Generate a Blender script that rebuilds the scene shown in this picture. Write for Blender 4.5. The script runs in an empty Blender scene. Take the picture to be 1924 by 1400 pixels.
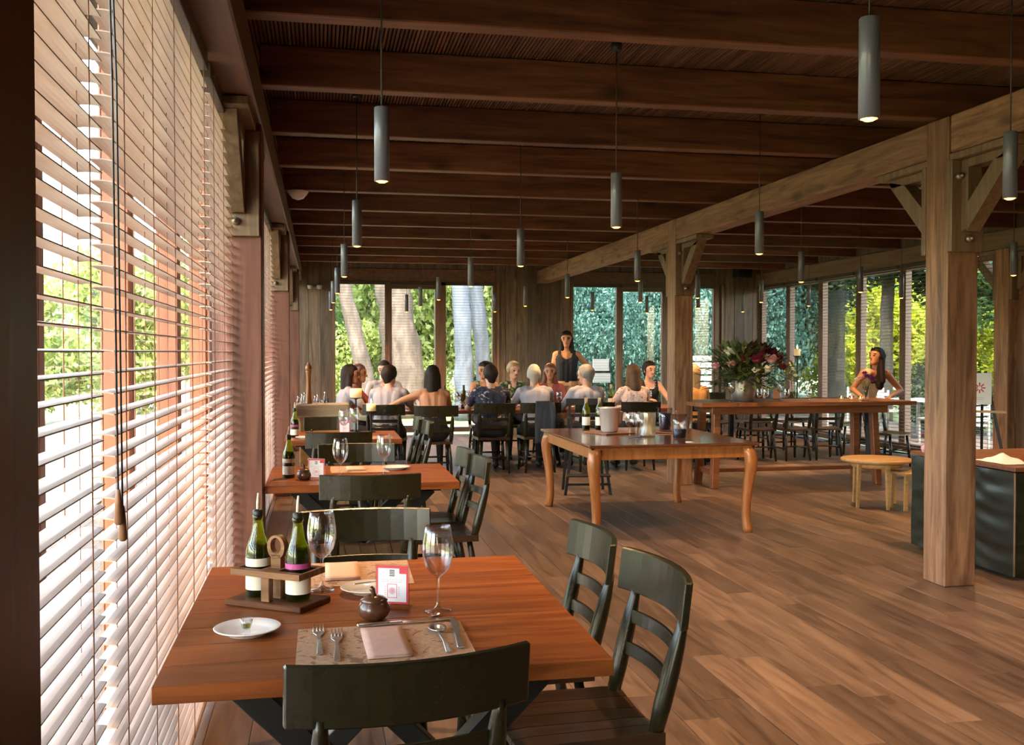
import bpy, math, random
import numpy as np
from mathutils import Vector, Matrix
random.seed(7)
rng = np.random.default_rng(7)
SC = bpy.context.scene
COL = SC.collection
R = math.radians
PI = math.pi

# ------------------------------------------------------------------ camera
cam = bpy.data.cameras.new('camera')
cam.sensor_width = 36.0
cam.lens = 36.0 * 1860 / 1924
cam.clip_start = 0.05
cam.clip_end = 400
cam_o = bpy.data.objects.new('camera', cam)
COL.objects.link(cam_o)
cam_o.location = (0, 0, 1.5)
cam_o.rotation_euler = (R(90 - 1.17), 0, R(-10.95))
SC.camera = cam_o

# ------------------------------------------------------------------ sky, sun, exposure
world = bpy.data.worlds.new('world')
SC.world = world
world.use_nodes = True
wn = world.node_tree
bg = wn.nodes['Background']
sky = wn.nodes.new('ShaderNodeTexSky')
sky.sky_type = 'NISHITA'
sky.sun_disc = False
sky.sun_elevation = R(58)
sky.sun_rotation = R(195)
sky.air_density = 1.2
sky.dust_density = 2.5
sky_tint = wn.nodes.new('ShaderNodeMix')
sky_tint.data_type = 'RGBA'
sky_tint.blend_type = 'MULTIPLY'
sky_tint.inputs[0].default_value = 1.0
sky_tint.inputs[7].default_value = (1.0, 0.93, 0.85, 1)     # warm tint over the whole sky, in place of white balance
wn.links.new(sky.outputs[0], sky_tint.inputs[6])
wn.links.new(sky_tint.outputs[2], bg.inputs[0])
bg.inputs[1].default_value = 2.1
sun = bpy.data.lights.new('sun', 'SUN')
sun.energy = 1.15
sun.angle = R(1.5)
sun.color = (1.0, 0.92, 0.80)
sun_o = bpy.data.objects.new('sun', sun)
COL.objects.link(sun_o)
sun_o.rotation_euler = (R(32), 0, R(-15))     # high behind the camera, a little to the left
SC.view_settings.view_transform = 'Standard'
SC.view_settings.look = 'None'
SC.view_settings.gamma = 1
SC.view_settings.use_curve_mapping = False
SC.view_settings.exposure = 1.0
cy = SC.cycles
cy.use_denoising = True
cy.max_bounces = 8
cy.diffuse_bounces = 4
cy.glossy_bounces = 3
cy.transmission_bounces = 4
cy.transparent_max_bounces = 24
cy.sample_clamp_indirect = 4
cy.caustics_reflective = False
cy.caustics_refractive = False
LAMP_W = 82.0

# ------------------------------------------------------------------ mesh helper
class MB:
    def __init__(s):
        s.v = []; s.f = []; s.smooth = []; s.mi = []
    def add(s, vs, fs, smooth=False, mi=0):
        o = len(s.v)
        s.v += [tuple(p) for p in vs]
        for f in fs:
            s.f.append(tuple(i + o for i in f)); s.smooth.append(smooth); s.mi.append(mi)
        return s
    def box(s, x0, x1, y0, y1, z0, z1, M=None, mi=0):
        p = [(x0,y0,z0),(x1,y0,z0),(x1,y1,z0),(x0,y1,z0),(x0,y0,z1),(x1,y0,z1),(x1,y1,z1),(x0,y1,z1)]
        if M is not None: p = [M @ Vector(q) for q in p]
        return s.add(p, [(3,2,1,0),(4,5,6,7),(0,1,5,4),(1,2,6,5),(2,3,7,6),(3,0,4,7)], False, mi)
    def bar(s, a, b, w, h, up=(0,0,1), w2=None, h2=None):
        a = Vector(a); b = Vector(b); d = (b-a).normalized(); u = Vector(up)
        if abs(d.dot(u)) > .97: u = Vector((0,1,0))
        x = d.cross(u).normalized(); y = x.cross(d)
        w2 = w if w2 is None else w2; h2 = h if h2 is None else h2
        p = []
        for c, ww, hh in ((a,w,h),(b,w2,h2)):
            p += [c-x*ww/2-y*hh/2, c+x*ww/2-y*hh/2, c+x*ww/2+y*hh/2, c-x*ww/2+y*hh/2]
        return s.add(p, [(0,1,2,3),(7,6,5,4),(0,4,5,1),(1,5,6,2),(2,6,7,3),(3,7,4,0)])
    def tube(s, pts, rad, n=8, cap=True, mi=0):
        pts = [Vector(p) for p in pts]
        if not isinstance(rad, (list, tuple)): rad = [rad]*len(pts)
        vs = []; fs = []; prev = None
        for i, p in enumerate(pts):
            d = (pts[min(i+1,len(pts)-1)] - pts[max(i-1,0)])
            d = d.normalized() if d.length > 1e-9 else Vector((0,0,1))
            if prev is None:
                u = Vector((1,0,0)) if abs(d.x) < .9 else Vector((0,1,0))
            else: u = prev
            x = (u - d*u.dot(d)).normalized(); y = d.cross(x); prev = x
            for k in range(n):
                t = 2*PI*k/n
                vs.append(p + (x*math.cos(t)+y*math.sin(t))*rad[i])
        for i in range(len(pts)-1):
            for k in range(n):
                a = i*n+k; b = i*n+(k+1)%n
                fs.append((a,b,b+n,a+n))
        if cap:
            fs.append(tuple(range(n-1,-1,-1))); fs.append(tuple(range((len(pts)-1)*n, len(pts)*n)))
        return s.add(vs, fs, True, mi)
    def lathe(s, prof, n=20, c=(0,0,0), mi=0, sx=1, sy=1):
        vs = []; fs = []
        for r, z in prof:
            r = max(r, 1e-4)
            for k in range(n):
                t = 2*PI*k/n
                vs.append((c[0]+r*math.cos(t)*sx, c[1]+r*math.sin(t)*sy, c[2]+z))
        for i in range(len(prof)-1):
            for k in range(n):
                a = i*n+k; b = i*n+(k+1)%n
                fs.append((a,b,b+n,a+n))
        return s.add(vs, fs, True, mi)
    def prism(s, poly, t0, t1, axis='x', M=None):
        # poly is 2d; axis is the extrusion axis
        n = len(poly); p = []
        for t in (t0, t1):
            for a, b in poly:
                q = {'x':(t,a,b),'y':(a,t,b),'z':(a,b,t)}[axis]
                p.append(M @ Vector(q) if M is not None else q)
        fs = [tuple(range(n-1,-1,-1)), tuple(range(n,2*n))]
        for i in range(n):
            j = (i+1)%n; fs.append((i,j,j+n,i+n))
        return s.add(p, fs)
    def ball(s, c, r, sx=1, sy=1, sz=1, n=10, m=6, mi=0):
        vs = [(c[0],c[1],c[2]-r*sz)]; fs = []
        for i in range(1,m):
            a = -PI/2+PI*i/m
            for k in range(n):
                t = 2*PI*k/n
                vs.append((c[0]+r*sx*math.cos(a)*math.cos(t), c[1]+r*sy*math.cos(a)*math.sin(t), c[2]+r*sz*math.sin(a)))
        vs.append((c[0],c[1],c[2]+r*sz)); e = len(vs)-1
        for k in range(n):
            fs.append((0,1+(k+1)%n,1+k)); fs.append((e,e-n+k,e-n+(k+1)%n))
        for i in range(m-2):
            for k in range(n):
                a = 1+i*n+k; b = 1+i*n+(k+1)%n
                fs.append((a,b,b+n,a+n))
        return s.add(vs, fs, True, mi)
    def rect(s, c, u, v, hu, hv, mi=0):
        c = Vector(c); u = Vector(u); v = Vector(v)
        return s.add([c-u*hu-v*hv, c+u*hu-v*hv, c+u*hu+v*hv, c-u*hu+v*hv], [(0,1,2,3)], False, mi)
    def mesh(s, name, mats):
        me = bpy.data.meshes.new(name)
        me.from_pydata(s.v, [], s.f)
        me.polygons.foreach_set('use_smooth', s.smooth)
        if not isinstance(mats, (list, tuple)): mats = [mats]
        for m in mats: me.materials.append(m)
        if any(s.mi): me.polygons.foreach_set('material_index', s.mi)
        me.update()
        return me
    def build(s, name, mats, parent=None, loc=(0,0,0), rz=0, bevel=0, seg=1):
        o = bpy.data.objects.new(name, s.mesh(name, mats))
        COL.objects.link(o); o.location = loc; o.rotation_euler = (0,0,rz)
        if parent is not None: o.parent = parent
        if bevel:
            b = o.modifiers.new('bevel','BEVEL'); b.width = bevel; b.segments = seg; b.limit_method = 'ANGLE'; b.angle_limit = R(40)
        return o

def tag(o, label=None, cat=None, group=None, kind=None):
    if label: o['label'] = label
    if cat: o['category'] = cat
    if group: o['group'] = group
    if kind: o['kind'] = kind
    return o
def thing(name, label, cat, loc=(0,0,0), rz=0, group=None, kind=None):
    o = bpy.data.objects.new(name, None); COL.objects.link(o)
    o.empty_display_size = .1
    o.location = loc; o.rotation_euler = (0,0,rz)
    return tag(o, label, cat, group, kind)
def copy_tree(o, parent=None):
    c = o.copy(); COL.objects.link(c)
    if parent is not None: c.parent = parent
    for ch in list(o.children): copy_tree(ch, c)
    return c
class Proto:
    """first placement moves the prototype itself, later ones copy it with its parts"""
    def __init__(s, root): s.root = root; s.used = False
    def put(s, loc, rz=0, label=None, group=None, scale=None):
        o = copy_tree(s.root) if s.used else s.root
        s.used = True
        o.location = loc; o.rotation_euler = (0,0,rz)
        if scale: o.scale = (scale,)*3
        if label: o['label'] = label
        if group: o['group'] = group
        return o
def ordinal(i): return ['first','second','third','fourth','fifth','sixth','seventh','eighth','ninth','tenth'][i]

# ------------------------------------------------------------------ materials
def new_mat(name):
    m = bpy.data.materials.new(name); m.use_nodes = True
    nt = m.node_tree
    return m, nt, nt.nodes['Principled BSDF'], nt.nodes['Material Output']
def plain(name, col, rough=.5, metal=0, spec=.5, emit=None, strength=0, trans=0, ior=1.45, coat=0, noise=0, nscale=8, sheen=0):
    m, nt, b, out = new_mat(name)
    b.inputs['Base Color'].default_value = (*col, 1)
    b.inputs['Roughness'].default_value = rough
    b.inputs['Metallic'].default_value = metal
    b.inputs['Specular IOR Level'].default_value = spec
    b.inputs['Transmission Weight'].default_value = trans
    b.inputs['IOR'].default_value = ior
    b.inputs['Coat Weight'].default_value = coat
    b.inputs['Sheen Weight'].default_value = sheen
    if emit:
        b.inputs['Emission Color'].default_value = (*emit, 1); b.inputs['Emission Strength'].default_value = strength
    if noise:
        tc = nt.nodes.new('ShaderNodeTexCoord'); n = nt.nodes.new('ShaderNodeTexNoise')
        n.inputs['Scale'].default_value = nscale; n.inputs['Detail'].default_value = 5
        nt.links.new(tc.outputs['Object'], n.inputs['Vector'])
        r = nt.nodes.new('ShaderNodeMapRange')
        r.inputs['From Min'].default_value = .3; r.inputs['From Max'].default_value = .7
        r.inputs['To Min'].default_value = 1-noise; r.inputs['To Max'].default_value = 1+noise
        nt.links.new(n.outputs[0], r.inputs[0])
        mx = nt.nodes.new('ShaderNodeVectorMath'); mx.operation = 'SCALE'; mx.inputs[0].default_value = col
        nt.links.new(r.outputs[0], mx.inputs['Scale']); nt.links.new(mx.outputs[0], b.inputs['Base Color'])
        bp = nt.nodes.new('ShaderNodeBump'); bp.inputs['Strength'].default_value = .12; bp.inputs['Distance'].default_value = .004
        nt.links.new(n.outputs[0], bp.inputs['Height']); nt.links.new(bp.outputs[0], b.inputs['Normal'])
    return m
def wood(name, cols, axis='X', scale=1.0, rough=.5, rand=.3, coat=0, bump=.25, hue=None, knots=.0, spec=.5, stretch=12):
    """grain runs along the object's own axis; every object and every loose piece gets its own shift and tone"""
    m, nt, b, out = new_mat(name)
    N = nt.nodes.new; L = nt.links.new
    tc = N('ShaderNodeTexCoord'); oi = N('ShaderNodeObjectInfo'); ge = N('ShaderNodeNewGeometry')
    ad = N('ShaderNodeMath'); ad.operation = 'ADD'; L(oi.outputs['Random'], ad.inputs[0]); L(ge.outputs['Random Per Island'], ad.inputs[1])
    fr = N('ShaderNodeMath'); fr.operation = 'FRACT'; L(ad.outputs[0], fr.inputs[0])
    ml = N('ShaderNodeMath'); ml.operation = 'MULTIPLY'; ml.inputs[1].default_value = 37.0; L(fr.outputs[0], ml.inputs[0])
    mp = N('ShaderNodeMapping'); sc = [stretch*scale]*3; sc['XYZ'.index(axis)] = scale
    mp.inputs['Scale'].default_value = sc
    L(tc.outputs['Object'], mp.inputs['Vector']); cx = N('ShaderNodeCombineXYZ')
    for i in range(3): L(ml.outputs[0], cx.inputs[i])
    L(cx.outputs[0], mp.inputs['Location'])
    n1 = N('ShaderNodeTexNoise'); n1.inputs['Scale'].default_value = 1.6; n1.inputs['Detail'].default_value = 7
    n1.inputs['Roughness'].default_value = .62; n1.inputs['Distortion'].default_value = .7
    L(mp.outputs[0], n1.inputs['Vector'])
    cr = N('ShaderNodeValToRGB'); L(n1.outputs[0], cr.inputs[0])
    el = cr.color_ramp.elements
    el[0].position = .30; el[0].color = (*cols[0], 1); el[1].position = .72; el[1].color = (*cols[-1], 1)
    if len(cols) == 3:
        e = el.new(.5); e.color = (*cols[1], 1)
    mr = N('ShaderNodeMapRange'); mr.inputs['To Min'].default_value = 1-rand; mr.inputs['To Max'].default_value = 1+rand
    L(fr.outputs[0], mr.inputs[0])
    vm = N('ShaderNodeVectorMath'); vm.operation = 'SCALE'; L(cr.outputs[0], vm.inputs[0]); L(mr.outputs[0], vm.inputs['Scale'])
    last = vm.outputs[0]
    if hue:      # some pieces of another hue (greyer, redder)
        mm = N('ShaderNodeMath'); mm.operation = 'MULTIPLY'; mm.inputs[1].default_value = 7.31; L(fr.outputs[0], mm.inputs[0])
        f2 = N('ShaderNodeMath'); f2.operation = 'FRACT'; L(mm.outputs[0], f2.inputs[0])
        mx = N('ShaderNodeMix'); mx.data_type = 'RGBA'; mx.blend_type = 'MULTIPLY'
        L(f2.outputs[0], mx.inputs[0]); L(last, mx.inputs[6]); mx.inputs[7].default_value = (*hue, 1); last = mx.outputs[2]
    if knots:
        vo = N('ShaderNodeTexVoronoi'); vo.inputs['Scale'].default_value = 1.1; vo.inputs['Randomness'].default_value = 1
        m2 = N('ShaderNodeMapping'); s2 = [3.2]*3; s2['XYZ'.index(axis)] = 1.6; m2.inputs['Scale'].default_value = s2
        L(tc.outputs['Object'], m2.inputs['Vector']); L(cx.outputs[0], m2.inputs['Location']); L(m2.outputs[0], vo.inputs['Vector'])
        kr = N('ShaderNodeMapRange'); kr.inputs['From Min'].default_value = .05; kr.inputs['From Max'].default_value = .22
        kr.inputs['To Min'].default_value = 1-knots; kr.inputs['To Max'].default_value = 1
        L(vo.outputs['Distance'], kr.inputs[0])
        v2 = N('ShaderNodeVectorMath'); v2.operation = 'SCALE'; L(last, v2.inputs[0]); L(kr.outputs[0], v2.inputs['Scale']); last = v2.outputs[0]
    L(last, b.inputs['Base Color'])
    rr = N('ShaderNodeMapRange'); rr.inputs['To Min'].default_value = max(.05, rough-.1); rr.inputs['To Max'].default_value = min(1, rough+.12)
    L(n1.outputs[0], rr.inputs[0]); L(rr.outputs[0], b.inputs['Roughness'])
    b.inputs['Coat Weight'].default_value = coat; b.inputs['Coat Roughness'].default_value = .2
    b.inputs['Specular IOR Level'].default_value = spec
    bp = N('ShaderNodeBump'); bp.inputs['Strength'].default_value = bump; bp.inputs['Distance'].default_value = .003
    L(n1.outputs[0], bp.inputs['Height']); L(bp.outputs[0], b.inputs['Normal'])
    return m
def clear(name, tint=(1,1,1), base=.05, edge=.55, power=3.0, rough=.02, glow=None):
    """thin glass: lets light straight through, mirrors towards grazing angles"""
    m = bpy.data.materials.new(name); m.use_nodes = True; nt = m.node_tree; nt.nodes.clear()
    N = nt.nodes.new; L = nt.links.new
    out = N('ShaderNodeOutputMaterial'); t = N('ShaderNodeBsdfTransparent'); g = N('ShaderNodeBsdfGlossy'); mx = N('ShaderNodeMixShader')
    t.inputs[0].default_value = (*tint, 1); g.inputs['Roughness'].default_value = rough
    lw = N('ShaderNodeLayerWeight'); lw.inputs[0].default_value = .5
    pw = N('ShaderNodeMath'); pw.operation = 'POWER'; pw.inputs[1].default_value = power; L(lw.outputs['Facing'], pw.inputs[0])
    mr = N('ShaderNodeMapRange'); mr.inputs['To Min'].default_value = base; mr.inputs['To Max'].default_value = edge; L(pw.outputs[0], mr.inputs[0])
    src = t.outputs[0]
    if glow:      # light scattered inside thick coloured glass
        tl = N('ShaderNodeBsdfTranslucent'); tl.inputs[0].default_value = (*glow, 1); m2 = N('ShaderNodeMixShader'); m2.inputs[0].default_value = .35
        L(t.outputs[0], m2.inputs[1]); L(tl.outputs[0], m2.inputs[2]); src = m2.outputs[0]
    L(mr.outputs[0], mx.inputs[0]); L(src, mx.inputs[1]); L(g.outputs[0], mx.inputs[2]); L(mx.outputs[0], out.inputs[0])
    return m
def leafy(name, cols, trans=.5):
    m, nt, b, out = new_mat(name); N = nt.nodes.new; L = nt.links.new
    ge = N('ShaderNodeNewGeometry'); oi = N('ShaderNodeObjectInfo'); ad = N('ShaderNodeMath'); ad.operation = 'ADD'
    L(ge.outputs['Random Per Island'], ad.inputs[0]); L(oi.outputs['Random'], ad.inputs[1])
    fr = N('ShaderNodeMath'); fr.operation = 'FRACT'; L(ad.outputs[0], fr.inputs[0])
    cr = N('ShaderNodeValToRGB'); L(fr.outputs[0], cr.inputs[0]); el = cr.color_ramp.elements
    el[0].color = (*cols[0], 1); el[1].color = (*cols[-1], 1)
    for i, c in enumerate(cols[1:-1]):
        e = el.new((i+1)/(len(cols)-1)); e.color = (*c, 1)
    L(cr.outputs[0], b.inputs['Base Color']); b.inputs['Roughness'].default_value = .55
    tr = N('ShaderNodeBsdfTranslucent'); L(cr.outputs[0], tr.inputs[0]); mx = N('ShaderNodeMixShader'); mx.inputs[0].default_value = trans
    L(b.outputs[0], mx.inputs[1]); L(tr.outputs[0], mx.inputs[2]); L(mx.outputs[0], out.inputs[0])
    return m
def patches(name, cols, scale=8, rough=.8, axis_scale=(1,1,1), detail=3, dist=.5, lo=.35, hi=.65, const=False):
    m, nt, b, out = new_mat(name); N = nt.nodes.new; L = nt.links.new
    tc = N('ShaderNodeTexCoord'); mp = N('ShaderNodeMapping'); mp.inputs['Scale'].default_value = axis_scale; L(tc.outputs['Object'], mp.inputs[0])
    n = N('ShaderNodeTexNoise'); n.inputs['Scale'].default_value = scale; n.inputs['Detail'].default_value = detail; n.inputs['Distortion'].default_value = dist
    L(mp.outputs[0], n.inputs['Vector']); cr = N('ShaderNodeValToRGB'); L(n.outputs[0], cr.inputs[0])
    if const: cr.color_ramp.interpolation = 'CONSTANT'
    el = cr.color_ramp.elements; el[0].position = lo; el[0].color = (*cols[0],1); el[1].position = hi; el[1].color = (*cols[-1],1)
    for i, c in enumerate(cols[1:-1]):
        e = el.new(lo+(hi-lo)*(i+1)/(len(cols)-1)); e.color = (*c,1)
    L(cr.outputs[0], b.inputs['Base Color']); b.inputs['Roughness'].default_value = rough
    return m

M = {}
M['floor'] = wood('floor planks', [(.075,.043,.027),(.150,.090,.056),(.225,.145,.095)], 'Y', 1.3, .42, .33, hue=(.80,.80,.88), bump=.2, stretch=9)
M['void'] = plain('dark gap', (.012,.008,.006), .9)
M['ceil'] = wood('ceiling slat wood', [(.075,.032,.014),(.12,.055,.025),(.16,.078,.036)], 'Y', 1.2, .6, .35, bump=.1)
M['joist'] = wood('joist wood', [(.055,.018,.007),(.14,.050,.019),(.23,.092,.037)], 'X', .9, .5, .25, knots=.65, bump=.3)
M['beam'] = wood('main beam wood', [(.10,.045,.019),(.25,.125,.060),(.40,.225,.122)], 'Y', 1.1, .55, .15, knots=.6, bump=.5)
M['post'] = wood('post wood', [(.10,.042,.018),(.245,.118,.056),(.40,.215,.115)], 'Z', 1.1, .55, .15, knots=.6, bump=.5)
M['lpost'] = wood('reddish column wood', [(.09,.030,.018),(.155,.056,.034),(.215,.09,.056)], 'Z', .9, .4, .12, knots=.3, bump=.3)
M['header'] = wood('header wood', [(.085,.040,.022),(.14,.068,.038),(.20,.105,.060)], 'Y', .9, .5, .15, knots=.3)
M['rheader'] = wood('right header wood', [(.14,.085,.045),(.21,.13,.072),(.27,.175,.105)], 'Y', .9, .55, .15, knots=.4)
M['bracket'] = wood('bracket wood', [(.10,.060,.030),(.17,.105,.058),(.23,.15,.085)], 'Z', 1.2, .5, .15, bump=.3)
M['board'] = wood('wall boards', [(.05,.031,.017),(.12,.076,.045),(.20,.132,.082)], 'Z', .8, .6, .3, knots=.6, bump=.35, hue=(.9,.92,.9))
M['fbar'] = wood('window frame wood', [(.10,.045,.022),(.15,.070,.035),(.19,.095,.050)], 'Z', 1, .5, .15)
M['fred'] = wood('red window frame wood', [(.15,.045,.016),(.24,.072,.026),(.30,.10,.04)], 'Z', 1, .45, .15)
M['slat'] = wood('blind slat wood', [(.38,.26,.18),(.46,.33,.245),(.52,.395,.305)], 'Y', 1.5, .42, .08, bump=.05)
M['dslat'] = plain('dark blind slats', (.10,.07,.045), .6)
M['cord'] = plain('blind cord', (.25,.11,.06), .8)
M['tassel'] = plain('wood tassel', (.22,.10,.045), .4)
M['rail'] = plain('blind head rail', (.07,.05,.04), .4)
M['table'] = wood('table top wood', [(.11,.027,.006),(.22,.058,.012),(.33,.100,.022)], 'X', 1.1, .40, .18, bump=.12, spec=.22)
M['steel'] = plain('black steel', (.010,.009,.008), .45, noise=.3, spec=.3)
M['chair'] = plain('worn black green paint', (.017,.0145,.006), .27, noise=.12, nscale=20, spec=.5)
M['seat'] = wood('chair seat wood', [(.016,.009,.005),(.036,.018,.009),(.065,.034,.016)], 'Y', 1.6, .32, .15, coat=.1)
M['cab'] = wood('polished side table wood', [(.24,.075,.016),(.36,.125,.030),(.46,.18,.05)], 'Z', 1.2, .32, .08, coat=.3)
M['cabtop'] = wood('polished dark table top', [(.07,.020,.008),(.11,.034,.013),(.15,.05,.020)], 'X', 1.2, .07, .1, coat=.9, bump=.02)
M['high'] = wood('high table wood', [(.12,.038,.014),(.20,.068,.024),(.28,.105,.040)], 'X', 1.2, .35, .15, coat=.2)
M['light'] = wood('light oak', [(.34,.18,.06),(.46,.26,.095),(.55,.33,.14)], 'X', 1.4, .4, .1)
M['weather'] = wood('weathered oak', [(.22,.15,.085),(.36,.26,.16),(.48,.37,.25)], 'X', 1.2, .5, .1)
M['caddy'] = wood('caddy wood', [(.05,.018,.007),(.10,.036,.014),(.15,.060,.025)], 'X', 2.2, .4, .2, spec=.2)
M['glass'] = clear('window glass', (.97,.985,.975), .035, .5, 4)
M['wglass'] = clear('wine glass', (.975,.975,.97), .07, .95, 1.8)
M['bottle'] = clear('green bottle glass', (.66,.70,.16), .05, .7, 2.5, glow=(.30,.34,.03))
M['dbottle'] = clear('dark green bottle glass', (.20,.26,.06), .06, .6, 2.5)
M['wine'] = plain('dark wine', (.012,.008,.006), .15)
M['label'] = plain('cream paper label', (.78,.70,.58), .7)
M['pink'] = plain('purple pink band', (.42,.06,.22), .5)
M['spout'] = plain('pale pourer', (.70,.60,.46), .35)
M['cap'] = plain('dark cap', (.02,.02,.015), .4)
M['china'] = plain('white china', (.80,.77,.73), .12, coat=.4)
M['metal'] = plain('cutlery steel', (.82,.78,.72), .2, metal=.9)
M['bucket'] = plain('polished bucket', (.80,.77,.74), .16, metal=.6)
M['paper'] = patches('printed kraft mat', [(.20,.10,.05),(.45,.28,.165),(.36,.205,.11),(.46,.29,.17)], 14, .85, detail=9, dist=2.6, lo=.36, hi=.62)
M['napkin'] = plain('pink beige napkin', (.52,.33,.265), .9, noise=.06, nscale=60)
M['napkin2'] = plain('peach napkin', (.66,.40,.27), .9)
M['acrylic'] = clear('acrylic', (.95,.93,.92), .08, .6, 2)
M['white'] = plain('white card', (.85,.80,.79), .6)
M['red'] = plain('red print', (.62,.055,.075), .6)
M['rose'] = plain('rose print', (.72,.24,.30), .6)
M['ink'] = plain('grey print', (.16,.13,.13), .7)
M['inkl'] = plain('pale grey print', (.50,.46,.46), .7)
M['clay'] = plain('glazed brown clay', (.085,.033,.016), .22, noise=.3, nscale=30, coat=.4)
M['lampbody'] = plain('pendant grey enamel', (.11,.115,.13), .35, coat=.2)
M['lampdark'] = plain('pendant canopy black', (.02,.02,.02), .5)
M['bulb'] = plain('warm bulb', (1,.6,.25), .5, emit=(1.0,.34,.05), strength=8)
M['wire'] = plain('pendant cable', (.05,.045,.04), .6)
M['candle'] = plain('cream wax', (.80,.62,.36), .5, emit=(1,.6,.2), strength=.12)  # flame light inside the wax is put in as a faint glow
M['flame'] = plain('candle flame', (1,.7,.3), .5, emit=(1,.55,.15), strength=14)
M['iron'] = plain('black iron', (.012,.011,.010), .5)
M['leather'] = patches('green black leather', [(.007,.0095,.005),(.016,.020,.011)], 6, .34, (1,.6,4), 4, 1.5)
M['cloth'] = plain('white cloth', (.78,.74,.72), .9)
M['pinkcloth'] = plain('pink cloth', (.75,.35,.38), .9)
M['skin1'] = plain('fair skin', (.58,.30,.19), .5)
M['skin2'] = plain('tanned skin', (.46,.20,.095), .5)
M['skin3'] = plain('warm brown skin', (.38,.17,.09), .5)
M['lip'] = plain('lips', (.42,.10,.08), .5)
M['eye'] = plain('dark eyes', (.02,.012,.01), .3)
M['hdark'] = wood('dark brown hair', [(.010,.006,.0035),(.026,.013,.007)], 'Z', 6, .6, 0, bump=.5, spec=.2)
M['hbrown'] = wood('brown hair', [(.05,.023,.010),(.14,.07,.032)], 'Z', 6, .6, 0, bump=.5, spec=.25)
M['hblond'] = wood('blond hair', [(.26,.14,.055),(.50,.31,.14)], 'Z', 6, .45, 0, bump=.5)
M['hgrey'] = wood('grey hair', [(.11,.095,.08),(.27,.235,.20)], 'Z', 8, .6, 0, bump=.4)
M['hwhite'] = wood('white hair', [(.34,.27,.20),(.55,.46,.35)], 'Z', 8, .6, 0, bump=.4)
M['hred'] = wood('auburn hair', [(.10,.025,.012),(.22,.065,.028)], 'Z', 6, .45, 0, bump=.5)
M['wshirt'] = plain('white shirt', (.33,.305,.335), .9, noise=.05, nscale=9)
M['bshirt'] = plain('dark top', (.018,.017,.020), .85)
M['pshirt'] = patches('dark patterned shirt', [(.02,.018,.035),(.05,.045,.07),(.45,.38,.36)], 9, .85, (1,1,1.6), 3, 2.2, .42, .64, True)
M['fshirt'] = patches('floral blouse', [(.60,.40,.35),(.70,.58,.52),(.35,.12,.10)], 34, .9, detail=2, const=True, lo=.4, hi=.6)
M['gshirt'] = patches('green patterned top', [(.03,.05,.02),(.10,.14,.05),(.30,.30,.16)], 22, .9, const=True, lo=.42, hi=.6)
M['beige'] = plain('beige cloth', (.46,.29,.15), .9)
M['cream'] = plain('cream blouse', (.66,.47,.30), .9)
M['rtop'] = plain('dusty red top', (.30,.07,.05), .9)
M['otop'] = plain('amber top', (.50,.22,.06), .9)
M['jeans'] = plain('dark jeans', (.030,.040,.065), .9)
M['trouser'] = plain('dark trousers', (.02,.018,.018), .9)
M['shoe'] = plain('dark shoes', (.015,.012,.010), .5)
M['greyjacket'] = plain('grey jacket', (.040,.042,.045), .95, noise=.2)
M['bark1'] = wood('pale bark', [(.028,.019,.012),(.065,.048,.034),(.13,.10,.074)], 'Z', .8, .9, .1, bump=.6, stretch=4)
M['bark2'] = wood('bark in blue shade', [(.03,.036,.042),(.065,.077,.09),(.12,.137,.157)], 'Z', .6, .9, .1, bump=.6, stretch=4)  # the blue of the trunks' shadow is put into this bark colour
M['bark3'] = wood('dark bark', [(.03,.022,.018),(.065,.048,.040),(.10,.080,.066)], 'Z', .6, .9, .1, bump=.6, stretch=4)
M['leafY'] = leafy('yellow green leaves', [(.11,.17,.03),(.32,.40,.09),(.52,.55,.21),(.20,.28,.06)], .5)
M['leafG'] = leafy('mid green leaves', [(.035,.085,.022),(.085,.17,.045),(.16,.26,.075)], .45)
M['leafT'] = leafy('leaves in blue green shade', [(.010,.050,.037),(.030,.105,.080),(.085,.20,.165),(.04,.105,.055)], .4)  # blue of skylit shade is put into the leaf colour
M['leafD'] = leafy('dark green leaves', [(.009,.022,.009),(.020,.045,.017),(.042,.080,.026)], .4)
M['grass'] = patches('garden grass', [(.08,.12,.03),(.20,.25,.075),(.28,.30,.11)], 1.2, .95, detail=8)
M['gravel'] = patches('pale garden path', [(.20,.165,.125),(.30,.255,.20)], 14, .95, detail=8)
M['bloomR'] = plain('deep red petals', (.20,.012,.035), .6)
M['bloomP'] = plain('pink petals', (.66,.32,.30), .6)
M['bloomW'] = plain('cream petals', (.80,.74,.55), .6)
M['bloomV'] = plain('violet petals', (.16,.03,.13), .6)
M['fern'] = leafy('vase foliage', [(.04,.075,.022),(.12,.17,.04),(.24,.25,.07)], .3)
M['oldmetal'] = plain('old silver', (.50,.44,.38), .3, metal=.85, noise=.3)
M['roof'] = plain('roof felt', (.05,.045,.04), .9)
M['ribbed'] = clear('ribbed cream glass', (.80,.76,.62), .2, .7, 1.2, .15, glow=(.75,.70,.52))
M['blue'] = plain('dark blue drink', (.010,.030,.075), .15)
M['steelw'] = plain('white garden furniture', (.34,.34,.32), .5)
M['speaker'] = plain('speaker black', (.012,.012,.013), .5)
M['signw'] = plain('white board', (.80,.78,.76), .6)
M['bolt'] = plain('weathered bolt', (.30,.24,.18), .4, metal=.7)
M['paving'] = patches('shaded garden paving', [(.07,.055,.042),(.13,.105,.08)], 6, .9, detail=6)  # shade under the trees is put into the paving colour
M['soil'] = patches('dark planting soil', [(.035,.027,.020),(.075,.060,.042)], 9, .95, detail=8)
M['leafL'] = leafy('lime lit leaves', [(.10,.15,.006),(.30,.36,.015),(.46,.44,.04),(.16,.24,.012)], .55)  # yellow of sunlit foliage is put into the leaf colour
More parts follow.
